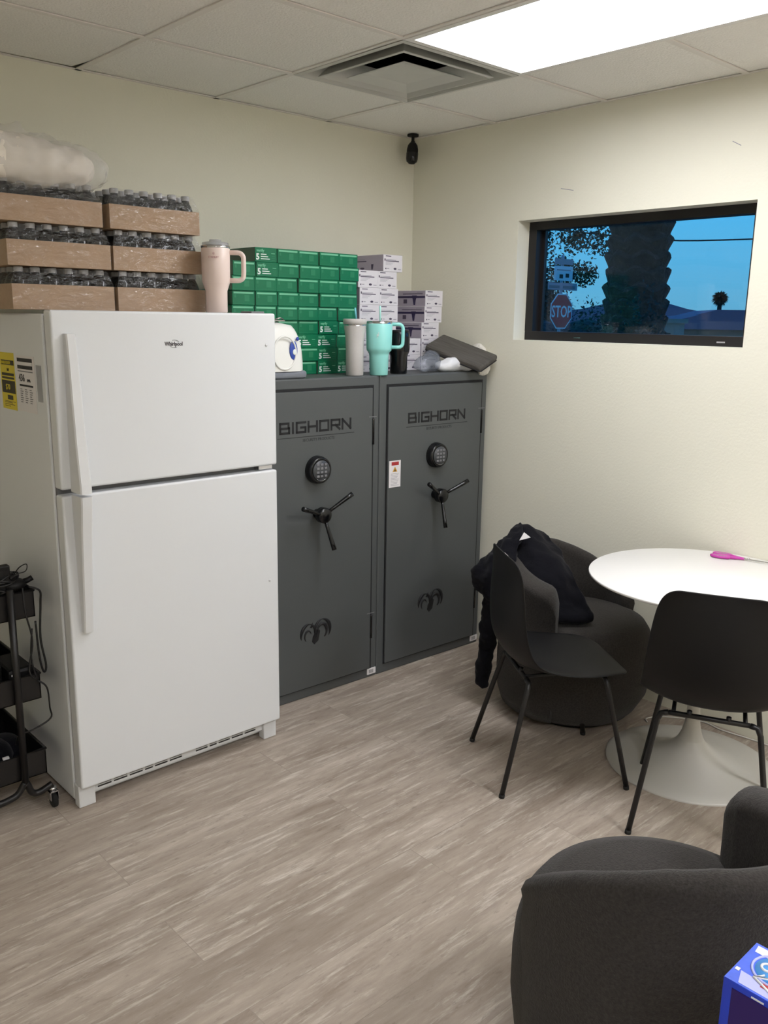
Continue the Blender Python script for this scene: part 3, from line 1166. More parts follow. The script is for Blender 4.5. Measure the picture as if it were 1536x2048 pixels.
ordn = ['first', 'second', 'third', 'fourth', 'fifth', 'sixth', 'seventh', 'eighth', 'ninth', 'tenth']
gx_end = -.690
proto = {}
big5 = {(0, 1), (1, 1), (5, 4), (6, 3), (6, 4), (7, 4), (8, 4), (8, 5)}    # (row from the top, column from the fridge)
for row in range(9):
    for col in range(6):
        if row == 0 and col == 0:
            continue
        kind = 'five' if (row, col) in big5 else 'plain'
        if kind not in proto:
            o = green_box(kind, 0).build('green_carton', 'green')
            proto[kind] = o
        else:
            o = proto[kind].copy()
            C.objects.link(o)
        x = gx_end - (6 - col) * .1115
        z = SH + .0005 + (8 - row) * GH_
        sh = [0, .004, -.003, .002, -.006, .004, -.002, .003, 0][row]
        if row >= 6:
            sh -= .002
        o.location = (x + sh, -.352 - (.01 if row < 5 else 0) + random.uniform(-.005, .005), z)
        what = 'green carton with a large 5' if kind == 'five' else 'green carton with pale stripe'
        tag(o, '%s, %s row down, %s column from the fridge' % (what, ordn[row], ordn[col]), 'carton', 'green cartons stacked on the safes')
# column behind the pink tumbler, standing a little back
for k in range(6):
    o = proto['plain'].copy()
    C.objects.link(o)
    o.location = (-1.4555, -.335, SH + .0005 + k * GH_)
    o.scale = (.84, 1, 1)
    tag(o, 'green carton behind the pink tumbler and fridge, %s from the bottom' % ordn[k], 'carton', 'green cartons stacked on the safes')

CW, CH, CD = .122, .0768, .235


def white_box(style):
    b = MB()
    b.box((0, 0, 0), (CW - .001, CD, CH - .0006), 'carton', bev=.0012, seg=1)
    b.box((-.0004, .002, .001), (.0, CD - .002, CH - .002), 'carton_shaded_side')  # long side facing -x, painted darker to stand for shade
    # end print
    b.box((.014, -.0004, CH - .009), (.048, .0001, CH - .0055), 'carton_ink')
    b.box((.006, -.0004, .048), (.012, .0001, .058), 'carton_ink')
    b.box((.014, -.0004, .052), (.080, .0001, .0545), 'carton_grey')
    b.box((.014, -.0004, .0455), (.098, .0001, .0495), 'carton_ink')
    for k in range(3):
        b.box((.014, -.0004, .040 - k * .005), (.070 - k * .01, .0001, .0412 - k * .005), 'carton_grey')
    b.box((.012, -.0004, .010), (.018, .0001, .016), 'carton_ink').box((.022, -.0004, .012), (.036, .0001, .015), 'carton_grey')
    b.ball((.074, 0, .014), (.010, .0006, .005), 'carton_ink', seg=10)
    b.box((.092, -.0004, .010), (.112, .0001, .013), 'carton_grey')
    # side print (facing -x), y runs back
    if style == 'band':
        b.box((-.0008, .004, .040), (-.0002, CD - .03, .050), 'carton_navy')
        b.prism([(.060, .052), (.095, .052), (.088, .030), (.082, .006), (.072, .006), (.068, .030)], -.0010, -.0003, 'carton_navy', axis='x')
        b.box((-.0008, .02, .058), (-.0002, .16, .0615), 'carton_ink')
        b.box((-.0008, .13, .014), (-.0002, .155, .034), 'carton_ink')
        b.box((-.0008, .02, .066), (-.0002, .06, .069), 'carton_grey')
    else:
        b.box((-.0008, .13, .055), (-.0002, .20, .0575), 'carton_grey').box((-.0008, .12, .046), (-.0002, .20, .050), 'carton_ink')
        b.prism([(.070, .034), (.086, .034), (.084, .010), (.074, .010)], -.0010, -.0003, 'carton_ink', axis='x')
        b.ball((-.0004, .15, .016), (.0006, .016, .005), 'carton_ink', seg=10)
    return b


wp = {}


def put_white(style, x, y, z, label):
    if style not in wp:
        o = white_box(style).build('white_carton', 'carton')
        wp[style] = o
    else:
        o = wp[style].copy()
        C.objects.link(o)
    o.location = (x, y, z)
    tag(o, label, 'carton', 'white cartons stacked on the corner safe')


wj = [-.006, .004, .004, -.006, -.006, .0]
for row in range(6):
    for col in range(2):
        put_white('plain', -.674 + col * .1235 + wj[row], -.352 + .004 * ((row * 3 + col) % 3), SH + .0005 + (5 - row) * CH,
                  'white carton in the paired stack, %s pair down, %s' % (ordn[row], 'touching the green cartons' if col == 0 else 'towards the window'))
put_white('plain', -.674 + .150, -.350, SH + .0005 + 6 * CH, 'white carton alone on top of the paired stack, its plain side showing with painted shade')
bj = [.0, -.004, -.022, -.020, -.020]
for row in range(5):
    put_white('band', -.244 + bj[row], -.352, SH + .0005 + (4 - row) * CH, 'white carton with a navy side band in the corner stack, %s from the top' % ordn[row])
for row in range(2):
    put_white('plain', -.392, -.352, SH + .0005 + (1 - row) * CH, 'white carton tucked behind the black tumbler, %s' % ('upper one' if row == 0 else 'lower one'))

# ------------------------------------------------------------------ soft things on the corner safe
t = thing('seat_cushion', 'flat charcoal woven cushion leaning on white bundles at the corner of the safe', 'cushion')
t.location = (-.151, -.515, SH + .089)
t.rotation_euler = (R(18.5), R(17.7), R(-72))
b = MB().box((-.158, -.088, -.016), (.158, .088, .016), bev=.013, seg=4)
o = b.build('cushion_body', 'towel', t)
b = MB()
pp = [(-.148, -.086, -.012), (.148, -.086, -.012), (.156, -.078, -.012), (.156, .078, -.012), (.148, .086, -.012), (-.148, .086, -.012), (-.156, .078, -.012), (-.156, -.078, -.012)]
b.tube(pp, .004, closed=True, seg=6)
b.build('piping', 'piping', t)
b = MB().ball((-.225, -.535, SH + .036), (.085, .038, .034)).ball((-.285, -.52, SH + .028), (.05, .04, .026)).ball((-.15, -.55, SH + .020), (.05, .028, .019))
tag(lumpy(b.build('tissue_bundle', 'paper_w'), .010, 3, .02, .05), 'crumpled white paper bundle lying under the charcoal cushion', 'paper')
b = MB().ball((-.36, -.50, SH + .044), (.075, .05, .040)).ball((-.31, -.47, SH + .058), (.04, .04, .048)).ball((-.41, -.50, SH + .03), (.04, .04, .028))
tag(lumpy(b.build('plastic_bag', 'bag'), .012, 2, .04, .04), 'crumpled clear plastic bag between the black tumbler and the cushion', 'bag')
b = MB().ball((-.032, -.52, SH + .098), (.026, .05, .038)).ball((-.036, -.50, SH + .075), (.032, .06, .048)).ball((-.036, -.56, SH + .050), (.032, .040, .045)).ball((-.070, -.590, SH + .010), (.045, .022, .034)).ball((-.06, -.52, SH + .03), (.05, .07, .028))
tag(lumpy(b.build('terry_cloth', 'cloth_w'), .009, 3, .02, .03), 'fluffy white cloth stuffed between cushion and wall, hanging over the safe edge', 'cloth')

# ------------------------------------------------------------------ corner camera
t = thing('security_camera', 'small black security camera hanging from the ceiling in the room corner', 'camera', (-.088, -.080, H))
t.scale = (.86, .86, .86)
MB().lathe([(0, 0), (.034, 0), (.033, -.010), (.018, -.013), (0, -.013)], seg=28).build('mount_plate', 'black_plastic', t)
MB().lathe([(.0, -.012), (.009, -.012), (.009, -.038), (.0, -.038)], seg=14).ball((0, 0, -.042), .013).build('swivel_arm', 'black_metal', t)
Q = Matrix.Translation((-.004, -.004, -.052)) @ Matrix.Rotation(R(4), 4, 'Y')
b = MB().lathe([(0, .010), (.018, .006), (.028, -.008), (.033, -.030), (.034, -.075), (.030, -.098), (.018, -.110), (0, -.113)], seg=28, M4=Q)
cb = b.build('camera_body', 'black_plastic', t)
MB().lathe([(.0345, -.050), (.0352, -.052), (.0352, -.082), (.0325, -.094), (.0300, -.100)], seg=28, M4=Q).build('lens_window', 'black_gloss', cb)

# ------------------------------------------------------------------ tulip table
TX, TY = -.385, -1.990
t = thing('tulip_table', 'round white pedestal table by the window wall with scissors lying on it', 'table', (TX, TY, 0))
MB().lathe([(0, .730), (.05, .730), (.33, .734), (.39, .740), (.409, .748), (.4095, .754), (.407, .756), (0, .756)], seg=96, c=(-.028, 0, 0)).build('tabletop', 'table', t)
MB().lathe([(.311, .0), (.312, .006), (.307, .009), (.26, .014), (.18, .024), (.12, .044), (.085, .066), (.060, .088), (.0475, .106), (.0465, .108)], seg=96).build('pedestal_base', 'table_base', t)
MB().lathe([(.047, .107), (.036, .135), (.028, .175), (.024, .22), (.0225, .30), (.0225, .44), (.026, .52), (.038, .60), (.060, .672), (.10, .714), (.14, .731)], seg=64).build('stem', 'table_base', t)

sc = thing('scissors', 'pair of scissors with magenta handles lying on the white round table', 'scissors', (-.068, -2.010, .7565), R(-78))
# scissors lie along +x: handles at -x
b = MB()
for sgn in (1, -1):
    loop = [(-.115 + .034 * math.cos(a), sgn * .019 + .014 * math.sin(a), .006) for a in [2 * PI * k / 20 for k in range(20)]]
    b.tube(loop, .0055, closed=True, seg=8)
    b.tube(bez([(-.083, sgn * .014, .006), (-.055, sgn * .006, .006), (-.028, 0, .006)], 5), [.006] * 5 + [.005] * 6, seg=8)
b.build('scissor_handles', 'magenta', sc)
b = MB()
for sgn in (1, -1):
    b.tube([(-.115 + .027 * math.cos(a), sgn * .019 + .0085 * math.sin(a), .0065) for a in [2 * PI * k / 20 for k in range(20)]], .004, closed=True, seg=6)
b.build('soft_grip', 'pinkgrey', sc)
b = MB()
b.prism([(-.03, .006), (.12, .001), (.125, -.001), (-.03, -.004)], .004, .006, M4=Matrix.Rotation(R(1), 4, 'Z')).prism([(-.03, .004), (.12, .002), (.125, 0), (-.03, -.006)], .0062, .008, M4=Matrix.Rotation(R(-1), 4, 'Z'))
b.build('blades', 'steel', sc)
MB().lathe([(0, .008), (.005, .008), (.0045, .0105), (0, .011)], seg=14, c=(-.012, 0, 0)).build('pivot_screw', 'chrome', sc)

# white cord on the floor
b = MB()
b.tube(bez([(-.20, -1.70, .004), (-.17, -1.68, .004), (-.10, -1.72, .004), (-.02, -1.85, .004), (-.03, -1.95, .004), (-.015, -2.10, .004), (-.02, -2.3, .004)], 8), .0028, seg=6)
cd = b.build('charging_cable', 'cord_w')
tag(cd, 'thin white cord lying on the floor behind the table pedestal', 'cord')


# ------------------------------------------------------------------ shell chairs
def shell_points():
    """profile from the top of the back to the front of the seat: x forward, z up, half width, edge lift"""
    P = [(-.205, .850, .120, .0), (-.205, .845, .150, .006), (-.207, .825, .172, .016), (-.211, .79, .188, .028), (-.219, .72, .200, .040), (-.224, .64, .208, .050), (-.222, .57, .214, .058),
         (-.208, .510, .219, .062), (-.172, .462, .223, .058), (-.120, .438, .226, .046), (-.05, .430, .229, .032), (.03, .430, .229, .020), (.10, .436, .222, .010),
         (.16, .441, .207, .004), (.205, .438, .185, .0), (.232, .428, .155, .0), (.240, .422, .125, .0)]
    return P


def make_chair(label, loc, rotz, group='black shell chairs'):
    c = thing('shell_chair', label, 'chair', loc, rotz, group)
    P = shell_points()
    nu = 17
    rows = []
    for i, (x, z, hw, lift) in enumerate(P):
        a, b2 = P[max(i - 1, 0)], P[min(i + 1, len(P) - 1)]
        d = Vector((b2[0] - a[0], b2[1] - a[1]))
        d.normalize()
        nrm = Vector((-d.y, d.x))            # towards the sitter
        if nrm.y < 0 and nrm.x < 0:
            nrm = -nrm
        row = []
        for k in range(nu):
            s_ = -1 + 2 * k / (nu - 1)
            y = hw * s_
            li = lift * (abs(s_) ** 2.4)
            row.append((x + nrm.x * li, y, z + nrm.y * li))
        rows.append(row)
    b = MB()
    b.grid(rows)
    sh = b.build('seat_shell', 'black_plastic', c)
    so = sh.modifiers.new('so', 'SOLIDIFY')
    so.thickness = .007
    so.offset = 0
    smoothmod(sh, 2)
    # legs: two bent tubes, front and rear, each leg its own part
    for fx, sx, bx in ((.155, .235, .20), (-.135, -.235, .20)):
        z0 = .410
        b = MB()
        b.tube([(fx, -.125, z0), (fx, .125, z0)], .0085, seg=10)
        for yy in (-.06, .06):
            b.tube([(fx, yy, z0), (fx, yy, .428)], .008, seg=8)
        b.build('cross_tube', 'black_metal', c)
        for sy in (-1, 1):
            top = Vector((fx, sy * .125, z0))
            foot = Vector((sx, sy * .215, .006))
            k1 = Vector((fx + (sx - fx) * .05, sy * .158, z0 - .028))
            k0 = Vector((fx, sy * .148, z0 - .006))
            lg_ = MB().tube([top, (top + k0) / 2, k0, k1, k1.lerp(foot, .5), foot], .0095, seg=10).build('leg', 'black_metal', c)
            MB().tube([foot + (k1 - foot) * .02, foot - Vector((0, 0, .006))], .0105, seg=10).build('leg_cap', 'rubber', lg_)
    b = MB()
    for sy in (-.11, .11):
        b.tube([(-.135, sy, .414), (.0, sy, .420), (.155, sy, .414)], .007, seg=8)
    b.build('seat_rail', 'black_metal', c)
    return c


make_chair('black shell chair seen side-on, dark jacket behind its back', (-.814, -1.629, 0), R(-34))
make_chair('black shell chair tucked under the white table, seen squarely from behind', (-.676, -2.187, 0), R(26))


# ------------------------------------------------------------------ boucle lounge chairs
RIM = [(0, 0), (15, .26), (30, .48), (45, .67), (60, .81), (75, .93), (90, .99), (110, 1.0), (130, .98), (150, .90), (170, .80), (190, .70), (205, .64), (213, .60), (218, .45), (220, .2)]


def rim(d):
    for (a, u), (b_, v_) in zip(RIM, RIM[1:]):
        if d <= b_:
            return u + (v_ - u) * (d - a) / (b_ - a)
    return RIM[-1][1]


def make_lounge(label, loc, start, span=220, RS=.295, hb=.27, zend=.46):
    """drum seat hugged by a back that starts low, swells behind the sitter and ends in a blunt rounded arm"""
    c = thing('lounge_chair', label, 'chair', loc, 0, 'charcoal lounge chairs')
    q = RS + .030
    pr = [(0, .030), (RS - .060, .030), (RS - .040, .034), (RS - .018, .06), (q - .010, .13), (q, .21), (q, .29), (q - .004, .35), (q - .014, .39), (q - .034, .420), (q - .08, .438), (.10, .446), (0, .448)]
    MB().lathe(pr, seg=72).build('upholstered_seat', 'boucle', c)
    MB().lathe([(0, 0), (.20, 0), (.205, .004), (.205, .031), (0, .031)], seg=40).build('swivel_base', 'black_plastic', c)
    rows = []
    n = 110
    for i in range(n + 1):
        d = 220 * i / n
        az = R(start + (d if d < 60 else 60 + (d - 60) * (span - 60) / 160))
        ztop = zend + hb * rim(d)
        ct = Vector((math.cos(az), math.sin(az), 0))
        e0 = min(1.0, math.sqrt(max(0.0, d / 5)))
        e1 = min(1.0, math.sqrt(max(0.0, (220 - d) / 14)))
        th = (.052 + .075 * max(0, (d - 110) / 110)) * (.35 + .65 * e0) * (.25 + .75 * e1)
        ro = RS + .012 + .022 * min(1, d / 28) - .016 * (1 - e1)
        ri = ro - th - .006
        mid = (ri + ro) / 2
        k = th / .052
        pts = [(ro - .022, .050), (ro - .006, .10), (ro, .18), (ro, .30), (ro - .002, ztop - .05), (ro + .003, ztop - .026), (ro - .004 * k, ztop - .009), (mid + .008 * k, ztop), (mid - .008 * k, ztop),
               (ri + .004 * k, ztop - .009), (ri - .003, ztop - .026), (ri, ztop - .05), (ri + .002, .38), (ri + .003, .30), (ri + .004, .2)]
        rows.append([ct * r + Vector((0, 0, z)) for (r, z) in pts])
    b = MB()
    b.grid(rows, closed_u=True)
    b.poly(rows[0])
    b.poly(rows[-1][::-1])
    b.build('curved_back', 'boucle', c)
    return c


make_lounge('charcoal boucle lounge chair in the corner by the safe, dark jacket over it', (-.325, -1.392, 0), -20, hb=.235, zend=.47)
make_lounge('large charcoal boucle lounge chair beside the blue carton, its curved back turned to the room', (-1.78, -2.66, 0), 128, span=236, hb=.275)

# ------------------------------------------------------------------ jacket over the corner lounge chair
t = thing('draped_jacket', 'navy-black hooded jacket draped over the corner lounge chair, one sleeve hanging down', 'jacket', (-.55, -1.20, 0))
JO = Vector((-.55, -1.20, 0))


def cloth(name, rows, thick, disp, par, size=.08):
    rows = [bez([Vector(p) - JO for p in r], 5) for r in rows]
    cols = [bez([r[k] for r in rows], 6) for k in range(len(rows[0]))]
    b = MB()
    b.grid(cols)
    o = b.build(name, 'fabric', par)
    so = o.modifiers.new('so', 'SOLIDIFY')
    so.thickness = thick
    so.offset = 0
    smoothmod(o, 1)
    tx = bpy.data.textures.new('folds', 'CLOUDS')
    tx.noise_scale = size
    tx.noise_depth = 2
    d = o.modifiers.new('di', 'DISPLACE')
    d.texture = tx
    d.strength = disp
    d.texture_coords = 'LOCAL'
    return o


cloth('jacket_body', [
    [(-.372, -.999, .50), (-.331, -1.02, .55), (-.283, -1.05, .57), (-.237, -1.07, .56)],
    [(-.421, -1.03, .675), (-.376, -1.075, .757), (-.329, -1.11, .752), (-.28, -1.14, .728)],
    [(-.455, -1.137, .669), (-.438, -1.202, .725), (-.389, -1.251, .705), (-.320, -1.302, .680)],
    [(-.568, -1.234, .563), (-.520, -1.300, .618), (-.470, -1.370, .622), (-.38, -1.420, .600)],
    [(-.574, -1.308, .492), (-.545, -1.380, .510), (-.490, -1.440, .520), (-.405, -1.500, .515)],
    [(-.590, -1.330, .462), (-.575, -1.410, .465), (-.512, -1.470, .470), (-.415, -1.540, .475)],
    [(-.560, -1.330, .450), (-.545, -1.400, .450), (-.480, -1.450, .452), (-.390, -1.510, .455)]], .026, .050, t, .11)
cloth('hood', [
    [(-.40, -1.02, .66), (-.37, -1.05, .72), (-.36, -1.08, .76)],
    [(-.437, -1.106, .720), (-.407, -1.116, .765), (-.381, -1.126, .778)],
    [(-.537, -1.099, .675), (-.556, -1.169, .703), (-.505, -1.208, .714)],
    [(-.625, -1.068, .611), (-.645, -1.168, .638), (-.566, -1.220, .626)],
    [(-.621, -1.061, .561), (-.643, -1.159, .567), (-.572, -1.213, .543)],
    [(-.605, -1.110, .496), (-.615, -1.176, .481), (-.583, -1.216, .466)],
    [(-.605, -1.110, .393), (-.608, -1.169, .399), (-.576, -1.209, .391)]], .034, .050, t, .07)
b = MB()
pts = bez([Vector(p) - JO for p in [(-.600, -1.175, .56), (-.600, -1.160, .48), (-.598, -1.146, .402), (-.594, -1.130, .279), (-.600, -1.120, .174), (-.604, -1.114, .088)]], 5)
b.tube(pts, [.048 - .018 * k / (len(pts) - 1) for k in range(len(pts))], seg=18)
lumpy(b.build('sleeve', 'fabric', t), .008, 2, .030, .05)
for (p, w_, h_) in (((-.470, -1.210, .765), .024, .018), ((-.585, -1.200, .700), .014, .012)):
    b = MB().prism([(-w_, -h_), (w_, -h_ * .2), (-w_ * .2, h_)], -.0006, .0006, axis='y', M4=Matrix.Translation(Vector(p) - JO) @ Matrix.Rotation(R(-48), 4, 'Z') @ Matrix.Rotation(R(-15), 4, 'X'))
    b.build('sewn_tag', 'label', t)['label'] = 'white sewn-in tag'

# ------------------------------------------------------------------ blue carton on a low stool
t = thing('product_carton', 'bright blue glossy carton with violet side standing beside the large lounge chair', 'carton', (-2.249, -3.248, .50))
bw, bl, bh = .105, .26, .245
b = MB()
b.box((0, 0, 0), (bw, bl, bh), 'box_blue', bev=.0015)
b.box((.0006, .001, bh), (bw - .001, bl - .001, bh + .0006), 'box_top')
b.box((-.0006, .004, .004), (.0, bl - .014, bh - .010), 'box_violet')
b.build('carton_body', 'box_blue', t)
b = MB()
zt = bh + .0008
b.prism([(bw - .022, bl - .008), (bw - .006, bl - .006), (bw - .004, bl - .10), (bw - .022, bl - .10)], zt, zt + .0003, 'signwhite')
b.lathe([(0, 0), (.030, 0), (.030, .0003), (0, .0003)], 'box_cyan', seg=30, c=(bw * .60, bl - .050, zt))
b.tube([(bw * .60 + .034 * math.cos(a), bl - .050 + .034 * math.sin(a), zt) for a in [R(40 + 14 * k) for k in range(14)]], .0022, 'box_pale', seg=5)
b.prism([(.004, bl - .02), (.030, bl - .012), (.028, bl - .05), (.004, bl - .10)], zt - .0001, zt + .0002, 'box_pale')
b.tube([(.062 + .008 * math.cos(a), bl - .036 + .008 * math.sin(a), zt + .0008) for a in [R(20 * k) for k in range(18)]], .0022, 'signwhite', seg=5, closed=True)
b.tube([(.048, bl - .060, zt + .001), (.030, bl - .030, zt + .001), (.044, bl - .040, zt + .001)], .0018, 'signwhite', seg=5)
b.tube([(.030, bl - .030, zt + .001), (.016, bl - .060, zt + .001)], .0018, 'signwhite', seg=5)
b.box((.018, bl - .075, zt), (.030, bl - .045, zt + .0006), 'warnred')
b.box((.026, bl - .010, zt), (.033, bl - .004, zt + .0006), 'signwhite')
b.box((-.0012, bl - .060, bh - .008), (-.0004, bl - .042, bh - .0055), 'signwhite')
b.build('top_print', 'signwhite', t)
t = thing('side_table', 'small dark side table under the bright blue carton', 'table', (-2.20, -3.15, 0))
MB().lathe([(0, .47), (.15, .47), (.155, .48), (.155, .494), (.15, .4995), (0, .4995)], seg=48).build('tabletop', 'wood_dark', t)
for k in range(3):
    a = R(30 + 120 * k)
    MB().tube([(.08 * math.cos(a), .08 * math.sin(a), .47), (.13 * math.cos(a), .13 * math.sin(a), 0)], .011, seg=10).build('leg', 'wood_dark', t)

# ------------------------------------------------------------------ utility cart
CX, CY = -2.462, -.69
t = thing('utility_cart', 'black three-tier rolling cart with cables, beside the refrigerator', 'cart', (CX, CY, 0))
W2, L2 = .112, .42
for nm, z0, zt in (('tray', .690, .780), ('tray', .400, .490), ('tray', .125, .215)):
    b = MB()
    e_ = .003
    a = W2
    b.box((-a, .02, z0), (a, L2, z0 + .003))
    b.box((-a, .02, z0), (a, .02 + e_, zt)).box((-a, L2 - e_, z0), (a, L2, zt)).box((-a, .02, z0), (-a + e_, L2, zt)).box((a - e_, .02, z0), (a, L2, zt))
    b.tube([(-a, .02, zt), (a, .02, zt), (a, L2, zt), (-a, L2, zt)], .005, closed=True, seg=6)
    b.build(nm, 'black_metal', t)
for yy in (.005, L2 + .012):
    b = MB()
    b.tube([(0.032, yy, .80), (0.032, yy, .12)], .0115, seg=10)
    b.build('upright', 'black_metal', t)
    b = MB()
    pts = bez([(-W2 - .0, yy, .085), (-.06, yy, .075), (0.0, yy, .085), (.032, yy, .12), (.050, yy, .080), (.075, yy, .070), (W2 + .008, yy, .085)], 6)
    b.tube(pts, .0115, seg=10)
    b.build('foot_tube', 'black_metal', t)
    for sx in (-1, 1):
        ca = MB()
        x_ = sx * (W2 + .008)
        ca.lathe([(0, .062), (.013, .062), (.013, .074), (0, .074)], seg=12, c=(x_, yy, 0)).box((x_ - .014, yy - .018, .030), (x_ - .012, yy + .012, .062)).box((x_ + .012, yy - .018, .030), (x_ + .014, yy + .012, .062)).box((x_ - .014, yy - .016, .058), (x_ + .014, yy + .012, .062))
        co_ = ca.build('caster', 'chrome', t)
        MB().lathe([(0, -.010), (.018, -.010), (.025, -.007), (.026, 0), (.025, .007), (.018, .010), (0, .010)], seg=20, M4=Matrix.Translation((x_, yy - .004, .0262)) @ Matrix.Rotation(PI / 2, 4, 'Y')).build('caster_wheel', 'rubber', co_)


def cable(name, pts, r, label, mt='cable', n=6):
    b = MB().tube(bez(pts, n), r, seg=6)
    o = b.build(name, mt)
    return tag(o, label, 'cable')


rnd = random.Random(3)
for k in range(7):
    pts = []
    cx, cy = CX + .02 + rnd.uniform(-.03, .03), CY + .10 + rnd.uniform(-.03, .06)
    ra, rb = rnd.uniform(.035, .06), rnd.uniform(.03, .06)
    for q in range(15):
        a = q * .95 + k
        pts.append((cx + ra * math.cos(a), cy + rb * math.sin(a), .775 + .009 * k + .012 * math.sin(a * 1.7 + k)))
    o = cable('cable', pts, .0038, 'coiled black cable heaped in the top tray of the cart, coil %s from the bottom' % ordn[k])
    o['group'] = 'cables on the cart'
o = cable('cable', [(CX + .06, CY + .06, .82), (CX + .075, CY + .03, .86), (CX + .10, CY + .03, .868), (CX + .095, CY + .03, .845), (CX + .06, CY + .04, .835), (CX + .02, CY + .05, .80)], .0018, 'thin cable loop sticking up from the top tray of the cart')
o['group'] = 'cables on the cart'
o = cable('cable', [(CX + .09, CY + .0, .80), (CX + .125, CY - .0, .78), (CX + .128, CY + .01, .73), (CX + .118, CY + .005, .62), (CX + .128, CY, .52), (CX + .118, CY, .50), (CX + .108, CY, .56), (CX + .104, CY, .68)], .0035, 'dark cable hanging from the top tray down to the middle tray, beside the fridge')
o['group'] = 'cables on the cart'
o = cable('cable', [(CX + .07, CY - .002, .80), (CX + .07, CY - .012, .72), (CX + .085, CY - .012, .62), (CX + .068, CY - .012, .52), (CX + .088, CY - .012, .49), (CX + .078, CY - .01, .56), (CX + .088, CY - .008, .66)], .003, 'knotted thin cable dangling in front of the cart between top and middle trays')
o['group'] = 'cables on the cart'
o = cable('cable', [(CX + .10, CY + .01, .47), (CX + .125, CY - .0, .44), (CX + .128, CY - .005, .37), (CX + .128, CY - .004, .33), (CX + .07, CY - .0, .305), (CX + .03, CY + .02, .29), (CX + .03, CY + .06, .24)], .003, 'dark cable curving from the middle tray down to the bottom tray')
o['group'] = 'cables on the cart'
b = MB().box((-.022, -.014, 0), (.022, .014, .09), bev=.004).tube([(-.012, 0, .088), (-.012, 0, .118)], .0055, seg=8)
o = b.build('handheld_radio', 'black_plastic')
o.location = (CX + .028, CY + .05, .782)
tag(o, 'small black handheld device with stub antenna standing in the cart top tray', 'device')
b = MB().ball((0, 0, 0), (.040, .035, .022)).tube([(.02, 0, 0), (.045, -.01, .010), (.058, -.012, .016)], [.012, .009, .009], seg=10)
o = b.build('handheld_massager', 'black_plastic')
o.location = (CX + .062, CY + .055, .800)
tag(o, 'rounded black gadget with a stub end resting at the cart top tray edge', 'device')
b = MB().box((-.10, .04, .0), (.0, .30, .14), bev=.01)
o = b.build('black_case', 'black_plastic')
o.location = (CX, CY, .404)
tag(o, 'dark boxy case standing in the middle tray of the cart', 'case')
b = MB().box((.02, .05, .0), (.105, .22, .105), bev=.012).box((.03, .048, .084), (.045, .05, .09), 'label')
o = b.build('power_adapter', 'black_plastic')
o.location = (CX, CY, .404)
tag(o, 'black power supply block in the middle tray, beside the dark case', 'power supply')
b = MB().ball((-.03, .14, .06), (.07, .09, .055)).ball((.04, .18, .05), (.05, .08, .045)).box((-.02, .045, .075), (.0, .055, .082), 'label')
o = b.build('dark_pouch', 'fabric')
o.location = (CX, CY, .129)
tag(o, 'slumped dark pouch filling the bottom tray of the cart', 'pouch')

# ------------------------------------------------------------------ outside the window
CAM = Vector((-3.3477, -3.4423, 1.6657))
GZ = -.25
struct(MB().box((.3, -60, GZ - .1), (120, 90, GZ)).build('ground', 'ground'))
# palm trunk next to the building: old leaf boots give it a toothed outline
px_, py_ = 5.15, 1.83
t = thing('palm_tree', 'thick palm trunk with a jagged bark outline just outside the window', 'tree', (px_, py_, GZ))
rows = []
nn = 40
rg = random.Random(5)
z = 0.0
k = 0
while z < 6.2:
    ph = rg.uniform(0, 6)
    base_r = .325 + .025 * math.sin(z * 1.3 + 1)
    for (dz, f) in ((0, .97), (.10, 1.09 + rg.uniform(-.03, .04)), (.125, 1.08), (.15, .98)):
        row = []
        for a in range(nn):
            th = 2 * PI * a / nn
            tooth = 1 + .06 * math.sin(th * 7 + ph) + .03 * noise.noise(Vector((th * 2, z * 3, 0)))
            row.append((base_r * f * tooth * math.cos(th), base_r * f * tooth * math.sin(th), z + dz + .03 * math.sin(th * 7 + ph)))
        rows.append(row)
    z += .165
    k += 1
MB().grid(rows, closed_u=True, smooth=False).build('palm_trunk', 'bark', t)
b = MB()
for k in range(26):
    a = 2 * PI * k / 26 + rg.uniform(-.1, .1)
    d = Vector((math.cos(a), math.sin(a), 0))
    s2 = Vector((-d.y, d.x, 0))
    up = rg.uniform(.0, 1.2)
    pts = [d * r_ + Vector((0, 0, 6.2 + up * r_ * .9 - .35 * r_ * r_)) for r_ in (0, .6, 1.2, 1.9, 2.5)]
    ws_ = [.03, .25, .34, .24, .02]
    b.grid([[p_ - s2 * w_, p_ + Vector((0, 0, .06)), p_ + s2 * w_] for p_, w_ in zip(pts, ws_)])
b.build('fronds', 'leaf', t)


def bush(name, label, loc, radii, n, mt, seed, cat='bush', lumps=9):
    rg = random.Random(seed)
    b = MB()
    for k in range(lumps):
        a = rg.uniform(0, 2 * PI)
        q = rg.uniform(.2, .75)
        b.ball((radii[0] * q * math.cos(a), radii[1] * q * math.sin(a), radii[2] * rg.uniform(.45, 1.25)), [radii[0] * .5, radii[1] * .5, radii[2] * .5], seg=10)
    for k in range(n):
        a, e2 = rg.uniform(0, 2 * PI), math.asin(rg.uniform(-.6, 1))
        q = rg.uniform(.75, 1.12)
        c = Vector((radii[0] * q * math.cos(a) * math.cos(e2), radii[1] * q * math.sin(a) * math.cos(e2), radii[2] * (1 + q * math.sin(e2))))
        u = Vector((rg.uniform(-1, 1), rg.uniform(-1, 1), rg.uniform(-1, 1))).normalized() * .022
        w_ = Vector((rg.uniform(-1, 1), rg.uniform(-1, 1), rg.uniform(-1, 1))).normalized() * .018
        b.poly([c - u, c + w_, c + u, c - w_])
    o = b.build(name, mt)
    o.location = loc
    return tag(o, label, cat)


